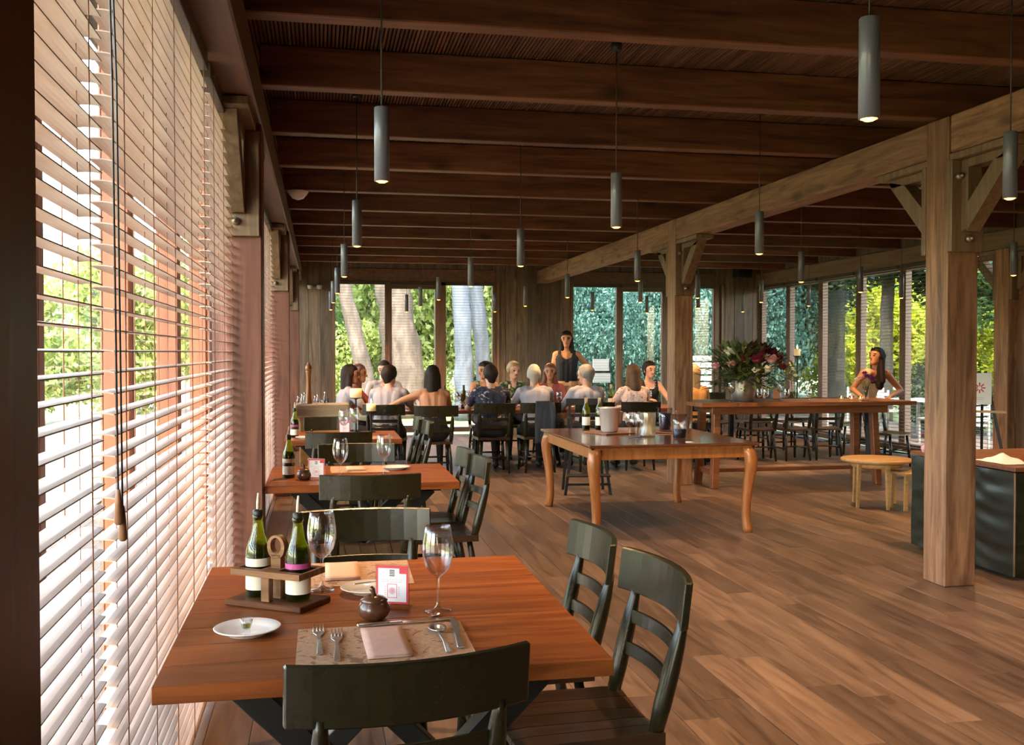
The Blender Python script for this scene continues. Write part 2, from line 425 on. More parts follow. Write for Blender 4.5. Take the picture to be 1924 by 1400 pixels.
M['caddy2'] = wood('lighter caddy wood', [(.10,.042,.016),(.19,.085,.034),(.29,.14,.062)], 'X', 2.2, .45, .15, spec=.25)  # tan light on shelf and handle is put into this paler wood
# ================================================================== THE SETTING
XL, XR, YB, YF = -0.62, 8.34, -4.6, 17.8
ZH, ZJ, ZC = 2.76, 3.0, 3.23           # header underside, joist underside, slat ceiling

def struct(name, label=None):
    o = thing(name, label, None, kind='structure'); return o

# ---- floor: dark sub-floor and single planks running away from the camera
fl = tag(MB().box(XL-.3, XR+.3, YB-.3, YF+.3, -.12, -.012).build('floor', M['void']), 'brown timber plank floor of the dining hall', kind='structure')
PW = .172
rows = int((XR-XL)/PW)+1
planks = []
for r in range(rows):
    y = YB - rng.uniform(0, 1.6); x0 = XL + r*PW
    while y < YF:
        ln = rng.choice([1.1, 1.5, 1.9, 2.2]); planks.append((x0, max(y, YB), min(x0+PW, XR), min(y+ln, YF))); y += ln
camv = Vector((0,0,1.5))
def seen(p):
    cx, cyy = (p[0]+p[2])/2, (p[1]+p[3])/2
    d = Vector((cx,cyy,0)); z = cx*math.sin(R(10.95))+cyy*math.cos(R(10.95)); xc = cx*math.cos(R(10.95))-cyy*math.sin(R(10.95))
    if z < 1.9 or abs(xc/z) > .60: return 1e9
    if cx < .8 and z < 7: return 50 + z        # under the tables by the blinds
    return z
planks.sort(key=seen)
meshes = {}
rest = MB()
for i, p in enumerate(planks):
    if p[3]-p[1] < .02: continue
    dz = rng.uniform(-.0012, .0012)
    if i < 290:
        mb = MB().box(p[0]+.0012, p[2]-.0012, p[1]+.0012, p[3]-.0012, -.02, dz)
        mb.build('plank', M['floor'], fl, bevel=.0015)
    else:
        rest.box(p[0]+.0012, p[2]-.0012, p[1]+.0012, p[3]-.0012, -.02, dz)
tag(rest.build('plank_field', M['floor'], fl), kind='stuff')

# ---- ceiling: backing, narrow slats, joists; roof above
ce = tag(MB().box(XL-.3, XR+.3, YB-.3, YF+.3, ZC+.02, ZC+.10).build('ceiling', M['void']), 'dark slatted timber ceiling between exposed joists', kind='structure')
sl = MB()
x = XL
while x < XR:
    sl.box(x+.003, x+.0155, YB, YF, ZC, ZC+.02); x += .0215
tag(sl.build('ceiling_slats', M['ceil'], ce), kind='stuff')
JS = [4.53+1.2125*k for k in range(-7, 11)]
for y in JS:
    MB().box(-.33, XR-.05, y, y+.11, ZJ, ZC-.002).build('joist', M['joist'], ce, bevel=.006)
MB().box(XL-.7, XR+1.2, YB-1.0, YF+.8, ZC+.10, ZC+.22).build('roof_deck', M['roof'], ce)  # unseen roof, its overhangs shaped to keep the sun out

# ---- posts, beams and their bolted knee brackets
def bracket(parent, cx, cz, y, s, half=.115, wx=.05):
    """backing board on the post face, bearer under the beam, triangular knee; s = -1 towards the camera"""
    top = ZH-.005
    MB().box(cx-half, cx+half, *(sorted((y, y+s*.045))), top-.62, top-.045).build('backing_board', M['bracket'], parent, bevel=.004)
    MB().box(cx-half*.86, cx+half*.86, *(sorted((y, y+s*.62))), top-.045, top).build('bearer_board', M['bracket'], parent, bevel=.004)
    a, b = y+s*.047, y+s*.55
    t0, t1 = top-.047, top-.50
    poly = [(a,t0),(b,t0),(b-s*.06,t0-.05),(a+s*.05,t1),(a,t1)]
    hole = [(a+s*.07,t0-.06),(a+s*.25,t0-.06),(a+s*.08,t0-.24)]
    kn = MB()
    for u0, u1 in ((cx-wx, cx+wx),):
        # a frame: upright, top rail and diagonal around a triangular opening
        kn.prism([(a,t0),(a+s*.065,t0),(a+s*.065,t1+.02),(a,t1)], u0, u1, 'x')
        kn.prism([(a+s*.06,t0),(b,t0),(b-s*.05,t0-.055),(a+s*.06,t0-.055)], u0, u1, 'x')
        kn.prism([(b,t0-.0),(b-s*.04,t0-.055),(a+s*.05,t1),(a+s*.062,t0-.27),(b-s*.20,t0-.05)], u0, u1, 'x')
    k = kn.build('knee_brace', M['bracket'], parent, bevel=.003)
    bo = MB()
    for px, pz in ((cx-half*.62, top-.15), (cx, top-.54)):
        bo2 = MB().tube([(px, y+s*.045, pz),(px, y+s*.075, pz)], .022, 10).tube([(px, y+s*.07, pz),(px, y+s*.10, pz)], .011, 8)
        bo2.build('bolt', M['bolt'], parent)
    MB().tube([(cx, a+s*.33, t0-.09),(cx, a+s*.33, t0-.03)], .010, 8).build('bolt', M['metal'], parent)

PY = [1.09, 5.76, 10.68, 15.5]
for i, y in enumerate([5.76, 10.68]):
    lab = ['thick timber post nearest the camera, in front of the green leather counter', 'slimmer timber post beyond the polished side table, by the blond woman'][i]
    p = thing('timber_post', lab, 'post', (4.01, y, 0), group='free standing posts', kind='structure')
    MB().box(-.112,.112,-.115,.115,0,ZJ-.005).build('post_shaft', M['post'], p, bevel=.008)
    for s in (-1, 1):
        q = bracket(p, 0, 0, s*.115, s)
ys = [YB, 5.76-.117, 5.76+.117, 10.68-.117, 10.68+.117, YF]
for k in (0, 2, 4):
    o = MB().box(-.10,.10, ys[k]+.004, ys[k+1]-.004, ZH, ZJ-.003).build('ceiling_beam', M['beam'], loc=(4.01,0,0), bevel=.008)
    tag(o, ['heavy pale beam running out of the frame above the nearest post', 'heavy pale beam spanning between the two free standing posts', 'heavy pale beam from the far post to the end wall'][k//2], 'beam', kind='structure')

# left wall: header, columns
tag(MB().box(-.60,-.315,YB,YF,ZH,ZJ-.003).build('trim_1', M['header'], bevel=.01), 'long reddish header beam above the blinds', kind='structure')
for i, y in enumerate(PY):
    lab = ['dark timber column at the left edge, nearest the camera', 'reddish timber column between the blinds, beside the second table', 'reddish timber column farther along the blinds', 'last reddish column by the end wall'][i]
    p = thing('timber_column', lab, 'column', (-.45, y, 0), group='columns along the blinds', kind='structure')
    MB().box(-.15,.135,-.12,.12,0,ZH-.002).build('column_shaft', M['lpost'], p, bevel=.006)
    for s in (-1, 1): bracket(p, 0, 0, s*.12, s, .125)
PYL = [-4.6, -3.9] + PY + [YF]

def window(n, label, a0, a1, z0, z1, place, frame='fbar', w=.055, d=.06, split=None, pane=True):
    """place(u, depth, z) maps wall coordinates to the room"""
    o = struct('window_%d' % n, label)
    def bx(name, u0, u1, d0, d1, q0, q1, m):
        c = [place(u, dd, z) for u in (u0,u1) for dd in (d0,d1) for z in (q0,q1)]
        xs, ysx, zs = zip(*c)
        return MB().box(min(xs),max(xs),min(ysx),max(ysx),min(zs),max(zs)).build(name, M[m], o, bevel=.004 if m != 'glass' else 0)
    bx('stile', a0, a0+w, -d/2, d/2, z0, z1, frame); bx('stile', a1-w, a1, -d/2, d/2, z0, z1, frame)
    bx('rail', a0+w, a1-w, -d/2, d/2, z1-w, z1, frame); bx('rail', a0+w, a1-w, -d/2, d/2, z0, z0+w*1.6, frame)
    if pane: bx('pane', a0+w, a1-w, -.003, .003, z0+w*1.6, z1-w, 'glass')
    return o
nw = [0]
def nextn(): nw[0] += 1; return nw[0]

# left windows, outside the blinds
LX = -.63
leftp = lambda u, d, z: (LX-.02+d, u, z)
LWIN = []
for a, b in zip(PY[:-1], PY[1:]):
    step = (b-a-.26)/4
    for k in range(4): LWIN.append((a+.13+k*step, a+.13+(k+1)*step))
LWIN += [(15.64,16.7),(16.7,17.76)]  # unseen end bay windows, added to light the far wall
LWIN += [(-4.5+k*1.07, -4.5+(k+1)*1.07) for k in range(5)]
for k, (a, b) in enumerate(LWIN):
    window(nextn(), 'tall red framed window behind the blinds, %s along' % (ordinal(k) if k < 10 else 'far'), a, b, .04, ZH, leftp, 'fred', .05, .09)
tag(MB().box(-.71,-.57,YB,YF,-.02,.04).build('baseboard_left', M['lpost']), 'low sill under the blinds', kind='structure')
tag(MB().box(-.70,-.60,YB,YF,ZH,ZC+.05).build('trim_2', M['header']), 'upper board above the left header beam', kind='structure')

# ---- far wall: boards and windows
wf = struct('wall_far', 'far wall of dark vertical boards between windows')
def boards(parent, x0, x1, z0, z1, y0, y1, w=.205):
    n = max(1, round((x1-x0)/w)); s = (x1-x0)/n
    for k in range(n):
        j = rng.uniform(0, .006)
        MB().box(x0+k*s+.002, x0+(k+1)*s-.002, y0+j, y1, z0, z1).build('wall_board', M['board'], parent, bevel=.003)
boards(wf, XL, .21, 0, ZC, YF, YF+.06); boards(wf, 3.13, 4.55, 0, ZC, YF, YF+.06); boards(wf, 7.40, XR, 0, ZC, YF, YF+.06)
for xa, xb in ((.21, 3.13), (4.55, 7.40)):
    MB().box(xa, xb, YF, YF+.06, 2.995, ZC).build('lintel_board', M['board'], wf, bevel=.003)
    MB().box(xa, xb, YF-.02, YF+.08, ZH, 2.99).build('lintel_board', M['header'], wf, bevel=.003)
MB().box(XL-.1, XR+.1, YF+.09, YF+.13, ZC-.25, ZC+.1).build('outer_board', M['void'], wf)
for xa, xb in ((XL-.1, .21), (3.13, 4.55), (7.40, XR+.1)): MB().box(xa, xb, YF+.062, YF+.085, 0, ZC).build('backing_board', M['void'], wf)
farp = lambda u, d, z: (u, YF+.03+d, z)
FW = [(.21,1.18),(1.18,2.10),(2.10,3.13),(4.55,5.48),(5.48,6.40),(6.40,7.40)]
for k, (a, b) in enumerate(FW):
    low = k in (1, 4)
    window(nextn(), '%s window of the far wall, counted from the left' % ordinal(k), a, b, .06, ZH if not low else ZH-.05, farp, 'fbar', .05 if not low else .075, .09)
    if low: MB().box(a, b, YF-.02, YF+.08, ZH-.05, ZH).build('lintel_board', M['fbar'], wf)
MB().box(2.03,2.22,YF-.06,YF+.02,0,ZH).build('wall_stud', M['fbar'], wf, bevel=.004)
for x in (3.13, 7.40):
    MB().box(x-.03,x+.05,YF-.03,YF+.02,0,ZH).build('wall_stud', M['fbar'], wf, bevel=.004)
MB().box(3.16,3.20,YF-.045,YF-.005,0,ZH).build('conduit', M['bracket'], wf)
MB().box(7.50,7.54,YF-.045,YF-.005,0,ZH).build('conduit', M['bracket'], wf)

# ---- right wall
wr = struct('wall_right', 'right wall: beam over windows and dark panel')
MB().box(8.20,8.42,YB,YF,ZH,ZJ-.003).build('header_beam', M['rheader'], wr, bevel=.01)
MB().box(8.24,8.40,YB,YF,ZJ,ZC+.05).build('upper_board', M['board'], wr)
rightp = lambda u, d, z: (8.33+d, u, z)
RM = [10.86, 11.86, 13.02, 14.22, 15.42, 16.6, 17.75]
for k, (a, b) in enumerate(zip(RM[:-1], RM[1:])):
    window(nextn(), '%s window of the right wall from the timber post' % ordinal(k), a, b, .06, ZH, rightp, 'fbar', .075, .10)
MB().box(8.30,8.42,YB,9.05,0,ZH).build('wall_panel', M['board'], wr)
q = thing('timber_column', 'timber column on the right wall beside the sign easel', 'column', (8.27, 10.72, 0), kind='structure')
MB().box(-.13,.13,-.13,.13,0,ZH).build('column_shaft', M['post'], q, bevel=.006)
bracket(q, 0, 0, .13, 1, .12); bracket(q, 0, 0, -.13, -1, .12)
dr = struct('door_1', 'dark timber door panel at the right edge of the frame')
MB().box(8.30,8.36,9.05,10.58,.02,ZH-.01).build('door_panel', M['header'], dr)
for a, b in ((10.44,10.58),(9.05,9.17)): MB().box(8.25,8.32,a,b,.02,ZH-.01).build('door_stile', M['fbar'], dr, bevel=.004)
MB().box(8.25,8.32,9.17,10.44,2.5,ZH-.01).build('door_rail', M['fbar'], dr, bevel=.004); MB().box(8.25,8.32,9.17,10.44,1.0,1.12).build('door_rail', M['fbar'], dr, bevel=.004)

# ---- wall behind the camera: unseen, kept solid to hold light off the posts
wb = struct('wall_back', 'wall behind the camera')
MB().box(XL,XR,YB-.1,YB,ZH,ZC).build('header_beam', M['board'], wb)
MB().box(XL,XR,YB-.1,YB,0,ZH).build('wall_panel', M['board'], wb)

# ---- outside ground
tag(MB().box(-60,60,-40,95,-.5,-.14).build('ground', M['grass']), 'sunlit garden grass around the hall', kind='structure')
tag(MB().box(-2.3,XL-.1,-12,40,-.3,-.10).build('planting_bed', M['soil']), 'dark soil strip along the outside of the blinds', kind='structure')
tag(MB().box(-6.0,-2.3,-12,40,-.2,-.08).build('garden_path', M['gravel']), 'pale gravel path outside the blinds', kind='structure')
tag(MB().box(9.6,13,8,24,-.2,-.10).build('terrace', M['paving']), 'paved terrace outside the right windows', kind='structure')

# ================================================================== VENETIAN BLINDS
def slat_mesh(ln, w=.05):
    mb = MB(); n = 4; vs = []; fs = []
    for y in (0, ln):
        for k in range(n+1):
            t = k/n-.5; vs.append((t*w, y, -.0025*(4*t*t)))
        for k in range(n, -1, -1):
            t = k/n-.5; vs.append((t*w, y, -.0025*(4*t*t)-.003))
    m = 2*(n+1)
    fs.append(tuple(range(m-1,-1,-1))); fs.append(tuple(range(m,2*m)))
    for k in range(m): fs.append((k,(k+1)%m,m+(k+1)%m,m+k))
    mb.add(vs, fs); return mb.mesh('slat', M['slat'])
def left_blind(y0, y1, label, tassel=None):
    t = thing('venetian_blind', label, 'blind', (-.49, y0, 0), group='venetian blinds along the left windows')
    ln = y1-y0; me = slat_mesh(ln)
    z = .10; k = 0
    while z < ZH-.09:
        o = bpy.data.objects.new('slat', me); COL.objects.link(o); o.parent = t
        o.location = (rng.uniform(-.001,.001), 0, z); o.rotation_euler = (0, R(2+rng.uniform(-1.2,1.2)), 0)
        z += .0485
    MB().box(-.03,.03,.003,ln-.003,ZH-.075,ZH-.005).build('head_rail', M['rail'], t, bevel=.003)
    MB().box(-.026,.026,.0,ln,.055,.075).build('bottom_rail', M['slat'], t, bevel=.003)
    n = max(2, round(ln/.55)+1)
    for i in range(n):
        yy = .13+(ln-.26)*i/(n-1)
        c = MB()
        c.tube([(.027,yy,.07),(.027,yy,ZH-.07)], .0016, 5); c.tube([(-.027,yy,.07),(-.027,yy,ZH-.07)], .0016, 5)
        c.tube([(0.0,yy+.012,.07),(0.0,yy+.012,ZH-.07)], .0009, 4)
        c.build('ladder_cord', M['cord'], t)
    if tassel is not None:
        for j, (dx, dz) in enumerate(((.040,1.19),(.046,1.15))):
            y_ = tassel-y0+.016*j
            pc = MB().tube([(.033,y_-.05,ZH-.06),(dx,y_-.03,2.1),(dx,y_,dz)], .0022, 6).build('pull_cord', M['iron'], t)
            MB().tube([(dx,y_,dz),(dx,y_,dz-.02),(dx,y_,dz-.075),(dx,y_,dz-.08)], [.004,.007,.010,.006], 10).build('tassel', M['tassel'], pc)
left_blind(1.22, 2.295, 'wooden venetian blind nearest the camera, cut by the frame, with hanging pull cords', 2.36)
left_blind(2.405, 4.36, 'wide wooden venetian blind beside the nearest table')
left_blind(4.47, 5.63, 'narrow wooden venetian blind just before the reddish column')
left_blind(5.90, 7.03, 'venetian blind just beyond the first reddish column')
left_blind(7.055, 9.40, 'venetian blind beside the third table, seen on edge')
left_blind(9.425, 10.55, 'venetian blind just before the second reddish column')
left_blind(10.82, 15.36, 'venetian blind seen edge on before the end wall')

left_blind(-1.40, .93, 'unseen venetian blind added beside the camera to hold back light')  # this blind and the next are added to cut light from unseen windows
left_blind(-4.45, -1.43, 'unseen venetian blind added behind the camera to hold back light')
left_blind(15.64, 17.72, 'last venetian blind, over the window added beside the end wall')

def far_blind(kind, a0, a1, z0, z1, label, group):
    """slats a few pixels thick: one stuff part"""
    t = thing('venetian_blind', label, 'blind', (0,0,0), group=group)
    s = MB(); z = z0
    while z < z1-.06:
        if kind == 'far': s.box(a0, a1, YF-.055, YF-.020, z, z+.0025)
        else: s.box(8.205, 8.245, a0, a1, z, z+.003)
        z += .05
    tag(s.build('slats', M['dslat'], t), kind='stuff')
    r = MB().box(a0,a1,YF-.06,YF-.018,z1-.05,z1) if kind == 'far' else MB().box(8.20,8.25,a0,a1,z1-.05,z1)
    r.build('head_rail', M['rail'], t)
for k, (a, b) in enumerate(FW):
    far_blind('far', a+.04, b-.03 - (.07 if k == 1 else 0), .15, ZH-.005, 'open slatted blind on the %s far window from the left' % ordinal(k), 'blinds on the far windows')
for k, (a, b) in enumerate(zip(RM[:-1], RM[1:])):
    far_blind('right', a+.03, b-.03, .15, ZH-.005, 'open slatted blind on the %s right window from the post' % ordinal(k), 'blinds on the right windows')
# ================================================================== PENDANT LAMPS
def make_pendant():
    t = thing('pendant_lamp', 'grey cylinder pendant', 'lamp')
    # origin at the lamp's mouth
    b = MB().lathe([(.026,0),(.031,.001),(.031,.298),(.029,.302),(.004,.303)], 24)
    b.lathe([(.026,0),(.026,.03),(.0,.03)], 24)
    b.build('lamp_body', M['lampbody'], t)
    MB().lathe([(.0,-.007),(.014,-.005),(.0235,.001),(.0255,.010),(.0,.010)], 20).build('bulb', M['bulb'], t)
    MB().tube([(0,0,.30),(0,0,ZC-2.2-.04)], .0035, 6).build('cable', M['wire'], t)
    MB().lathe([(.0,ZC-2.2-.052),(.026,ZC-2.2-.05),(.030,ZC-2.2-.045),(.030,ZC-2.2-.001),(.0,ZC-2.2-.001)], 18).build('canopy', M['lampdark'], t)
    return t
PEND = Proto(make_pendant())
spot = bpy.data.lights.new('pendant_light', 'SPOT')
spot.energy = LAMP_W; spot.spot_size = R(112); spot.spot_blend = .9; spot.color = (1.0,.60,.28); spot.shadow_soft_size = .022
LROWS = [
 ('row nearest the blinds', [(.25,4.10),(.24,6.63),(.22,9.32),(.20,11.94),(.18,14.2),(.17,16.6)]),
 ('second row from the blinds', [(1.62,2.73),(1.63,5.35),(1.60,7.90),(1.57,10.42),(1.55,13.12),(1.51,15.2),(1.47,17.2)]),
 ('row just left of the pale beam', [(3.085,4.01),(3.07,6.60),(3.06,9.33),(3.10,12.3),(3.05,14.7),(2.97,16.9)]),
 ('row just right of the pale beam', [(4.70,6.48),(4.71,9.16),(4.78,12.1),(4.40,13.28),(4.45,15.95)]),
 ('second row from the right windows', [(6.17,10.57),(6.06,12.96),(5.88,14.86),(5.70,16.84)]),
 ('row nearest the right windows', [(7.36,11.6),(7.25,13.86),(7.18,16.08)]),
]
def on_slats(y):
    for j in JS:
        if j-.035 < y < j+.145: return j-.04 if y < j+.055 else j+.15
    return y
for rname, pts in LROWS:
    for i, (x, y) in enumerate(pts):
        y = on_slats(y)
        p = PEND.put((x, y, 2.2), 0, '%s grey cylinder pendant from the camera in the %s' % (ordinal(i), rname), 'cylinder pendants under the slatted ceiling')
        l = bpy.data.objects.new('pendant_light', spot); COL.objects.link(l); l.location = (x, y, 2.186)
# unseen pendants added beside and behind the camera to light the room
for i, (x, y) in enumerate(((.25,-1.0),(1.62,.1),(3.1,-1.2),(4.7,3.9),(6.2,5.4),(6.2,2.7),(6.2,8.0),(7.4,3.9))):
    l = bpy.data.objects.new('pendant_light', spot); COL.objects.link(l); l.location = (x, y, 2.186)
    PEND.put((x, y, 2.2), 0, '%s grey cylinder pendant of those added unseen beside and behind the camera' % ordinal(i), 'cylinder pendants added out of the frame')

# ================================================================== CHAIRS
def make_chair():
    t = thing('dining_chair', 'black painted wooden dining chair', 'chair')
    # saddle seat of boards running front to back
    W, D = .43, .42
    def zs(u, v):   # dished, rear ears up
        return .452 - .016*math.exp(-((u/.15)**2)) + .012*max(0, -v/.21-.55)
    for k in range(5):
        u0 = -W/2+k*W/5; u1 = u0+W/5-.004
        vs = []; fs = []
        nv = 7
        for j in range(nv+1):
            v = -D/2+D*j/nv
            rr = .02*max(0, abs(j/nv-.5)*2-.7)
            sh = .93+.07*(j/nv)
            for u in (u0, u1):
                vs.append((u*sh, v, zs(u,v)-rr))
            for u in (u1, u0):
                vs.append((u*sh, v, .415))
        for j in range(nv):
            for a in range(4):
                b = (a+1)%4; fs.append((j*4+a, j*4+b, j*4+4+b, j*4+4+a))
        fs.append((3,2,1,0)); fs.append(tuple(nv*4+i for i in range(4)))
        MB().add(vs, fs).build('seat_board', M['seat'], t)
    # curved crest rail and two slats
    def arc(w, y_end, sag, z0, z1, th, lean):
        n = 10; vs = []; fs = []
        for i in range(n+1):
            u = -w/2+w*i/n; s = 1-(2*u/w)**2
            y = y_end - sag*s
            for dy, z in ((0,z0),(0,z1),(-th,z1),(-th,z0)):
                vs.append((u, y+dy-(z-z0)*lean, z))
        for i in range(n):
            for a in range(4):
                b = (a+1)%4; fs.append((i*4+a, i*4+4+a, i*4+4+b, i*4+b))
        fs.append((0,1,2,3)); fs.append(tuple(n*4+i for i in (3,2,1,0)))
        return MB().add(vs, fs)
    arc(.52, -.225, .055, .745, .876, .024, .12).build('crest_rail', M['chair'], t, bevel=.004)
    arc(.36, -.236, .028, .655, .695, .012, .12).build('back_slat', M['chair'], t, bevel=.002)
    arc(.36, -.213, .026, .560, .600, .012, .12).build('back_slat', M['chair'], t, bevel=.002)
    for s in (-1, 1):
        MB().tube([(s*.178,-.185,.43),(s*.182,-.207,.52),(s*.186,-.232,.62),(s*.188,-.250,.69),(s*.189,-.261,.735),(s*.189,-.267,.765)], [.020,.025,.025,.021,.016,.012], 12).build('back_post', M['chair'], t)
        MB().tube([(s*.165,.150,.43),(s*.178,.170,.25),(s*.192,.190,0)], [.015,.021,.014], 10).build('leg', M['chair'], t)
        MB().tube([(s*.160,-.160,.43),(s*.172,-.19,.25),(s*.185,-.222,0)], [.015,.021,.014], 10).build('leg', M['chair'], t)
        MB().tube([(s*.183,.178,.17),(s*.180,0,.17),(s*.178,-.20,.17)], [.009,.012,.009], 8).build('stretcher', M['chair'], t)
    MB().tube([(-.181,.173,.23),(0,.173,.23),(.181,.173,.23)], [.009,.012,.009], 8).build('stretcher', M['chair'], t)
    MB().tube([(-.175,-.197,.20),(0,-.197,.20),(.175,-.197,.20)], [.009,.012,.009], 8).build('stretcher', M['chair'], t)
    return t
CH = Proto(make_chair())
G1, G2 = 'chairs at the small tables by the blinds', 'chairs at the long dining table'
def chair(x, y, deg, label, group): return CH.put((x, y, 0), R(deg), label, group)
chair(.148, 2.295, 8, 'black wooden chair nearest the camera, its curved back towards us', G1)
chair(.715, 2.775, 92, 'black slatted chair at the right side of the nearest table, closer to the camera', G1)
chair(.675, 3.335, 90, 'black slatted chair at the right side of the nearest table, farther from the camera', G1)
chair(.17, 3.70, 180, 'black chair at the far end of the nearest table, behind the wine glasses', G1)
chair(.25, 5.37, 0, 'black chair with its curved back to us before the second table', G1)
chair(.665, 5.78, 94, 'black chair right of the second table, closer to the camera', G1)
chair(.645, 6.27, 90, 'black chair right of the second table with olive sheen, farther one', G1)
chair(.24, 6.57, 180, 'black chair at the far end of the second table', G1)
chair(.14, 8.12, 0, 'black chair with its back to us before the third table', G1)
chair(.685, 8.90, 92, 'black chair right of the third table, closer to the camera', G1)
chair(.65, 9.42, 90, 'black chair right of the third table, farther one', G1)
chair(.10, 9.46, 180, 'black chair at the far end of the third table, before the weathered sideboard', G1)

# ================================================================== TABLES BY THE BLINDS
def make_table(x0, x1, y0, y1, label, nb):
    cx, cyy = (x0+x1)/2, (y0+y1)/2; w = x1-x0; d = y1-y0
    t = thing('dining_table', label, 'table', (cx, cyy, 0), 0, 'small tables by the blinds')
    for k in range(nb):
        a = -d/2+k*d/nb
        MB().box(-w/2,w/2,a+.0006,a+d/nb-.0006,.708,.75+rng.uniform(-.0004,.0004)).build('top_board', M['table'], t, bevel=.0015)
    for s in (-1, 1):
        yy = s*(d/2-.17); o = .012
        MB().bar((-w/2+.16,yy+o,.706),(w/2-.22,yy+o,.0),.07,.06,(0,1,0)).build('leg', M['steel'], t, bevel=.003)
        MB().bar((w/2-.16,yy-.06,.706),(-w/2+.22,yy-.06,.0),.07,.06,(0,1,0)).build('leg', M['steel'], t, bevel=.003)
        MB().box(-w/2+.10,w/2-.10,yy-.09,yy+.05,.69,.707).build('mounting_plate', M['steel'], t)
    return t
make_table(-.375,.702,2.315,3.575,'orange brown timber table nearest the camera, laid for two', 8)
make_table(-.31,.79,5.68,6.64,'second timber table from the camera, by the first reddish column', 6)
make_table(-.31,.692,8.57,9.52,'third timber table from the camera, with candles at its far edge', 6)

# ---- tableware prototypes
def make_glass(h=.25, rb=.046, label='empty wine glass', n=28):
    t = thing('wine_glass', label, 'glass')
    k = rb/.046
    prof = [(.0385*k,.004),(.0375*k,.006),(.015,.010),(.0055,.018),(.0042,.035),(.0042,h*.38),(.007,h*.41),(.022*k,h*.455),(.036*k,h*.53),(.044*k,h*.64),(.046*k,h*.72),(.0445*k,h*.82),(.040*k,h*.92),(.0365*k,h),(.0355*k,h),(.039*k,h*.92),(.0433*k,h*.82),(.0447*k,h*.72),(.0427*k,h*.64),(.0345*k,h*.53),(.020*k,h*.465),(.0,h*.44)]
    MB().lathe([(.0,.0),(.0385*k,.0)]+prof, n).build('bowl_and_stem', M['wglass'], t)
    return t
GL = Proto(make_glass())
GLS = Proto(make_glass(.23,.043,'empty wine glass', 14))
def make_bottle(kind, label, band):
    """kind: short neck oil bottle with a pourer"""
    t = thing('bottle', label, 'bottle')
    r = .0365
    prof = [(.0,.004),(r*.55,.002),(r*.9,.0),(r,.006),(r,.125),(r*.97,.138),(r*.80,.160),(r*.55,.185),(.0155,.212),(.0140,.220),(.0140,.232),(.0158,.233),(.0158,.242),(.0115,.242)]
    MB().lathe(prof, 28).build('bottle_glass', M[kind], t)
    MB().lathe([(.0,.005),(r*.93,.005),(r*.95,.124),(r*.86,.142),(r*.72,.158),(.0,.158)], 24).build('contents', M['wine'], t)
    MB().lathe([(r+.0006,.022),(r+.0006,.072)] , 28).build('paper_label', M['label'], t)
    if band: MB().lathe([(r+.0008,.096),(r+.0008,.112)], 28).build('label_band', M['pink'], t)
    else: MB().lathe([(r+.0006,.092),(r+.0006,.116)], 28).build('neck_label', M['label'], t)
    MB().lathe([(.0118,.228),(.0150,.243),(.0150,.256),(.006,.260),(.0,.260)], 16).build('stopper', M['cap'], t)
    MB().tube([(0,0,.256),(0,0,.285),(.002,0,.308)], [.0055,.0045,.0032], 10).build('pourer', M['spout'], t)
    return t
BT1 = Proto(make_bottle('bottle', 'green oil bottle', False))
BT2 = Proto(make_bottle('bottle', 'green bottle with band', True))
def make_card():
    t = thing('menu_stand', 'upright card', 'menu stand')
    # faces -y, 0.10 wide, 0.125 tall
    MB().box(-.052,.052,-.002,.002,.010,.128).build('holder', M['acrylic'], t)
    MB().box(-.055,.055,-.028,.028,0,.004).build('foot', M['acrylic'], t)
    MB().box(-.049,.049,-.0032,-.0022,.013,.125).build('printed_card', M['red'], t)
    MB().box(-.043,.043,-.0038,-.0033,.019,.117).build('card_face', M['white'], t)
    c = MB()
    for k in range(4): c.box(-.008,.008,-.0042,-.0039,.094+k*.0052,.0975+k*.0052)
    c.build('small_emblem', M['ink'], t)
    MB().box(.022,.049,-.0043,-.0039,.102,.125).build('corner_patch', M['red'], t)
    l = MB()
    for k, w in enumerate((.034,.030)):
        x = -w
        while x < w-.004:
            q = rng.uniform(.003,.008); l.box(x,min(x+q,w),-.0042,-.0039,.083-k*.006,.0845-k*.006); x += q+.0018
    l.build('fine_print', M['inkl'], t)
    e = MB()   # red outlined emblem with short rays at its sides
    for (a0,a1,b0,b1) in ((-.014,.014,.030,.032),(-.014,.014,.070,.072),(-.015,-.013,.031,.071),(.013,.015,.031,.071)): e.box(a0,a1,-.0042,-.0039,b0,b1)
    for k in range(5):
        for s in (-1,1): e.box(*sorted((s*.019,s*.023)),-.0042,-.0039,.038+k*.006,.0395+k*.006)
    for k in range(14):
        a = k*PI/7; e.rect((.0075*math.cos(a),-.0043,.051+.0075*math.sin(a)),(math.cos(a),0,math.sin(a)),(-math.sin(a),0,math.cos(a)),.0032,.0009)
    e.rect((0,-.0043,.051),(1,0,0),(0,0,1),.003,.003)
    e.build('outline_emblem', M['rose'], t)
    return t
CARD = Proto(make_card())
def make_plate(r, label):
    t = thing('plate', label, 'plate')
    MB().lathe([(.0,.002),(r*.60,.0),(r*.62,.004),(r*.93,.0145),(r*.99,.017),(r,.019),(r*.97,.020),(r*.70,.0095),(r*.60,.0065),(.0,.006)], 40).build('plate_disc', M['china'], t)
    return t
PL = Proto(make_plate(.088, 'plate'))
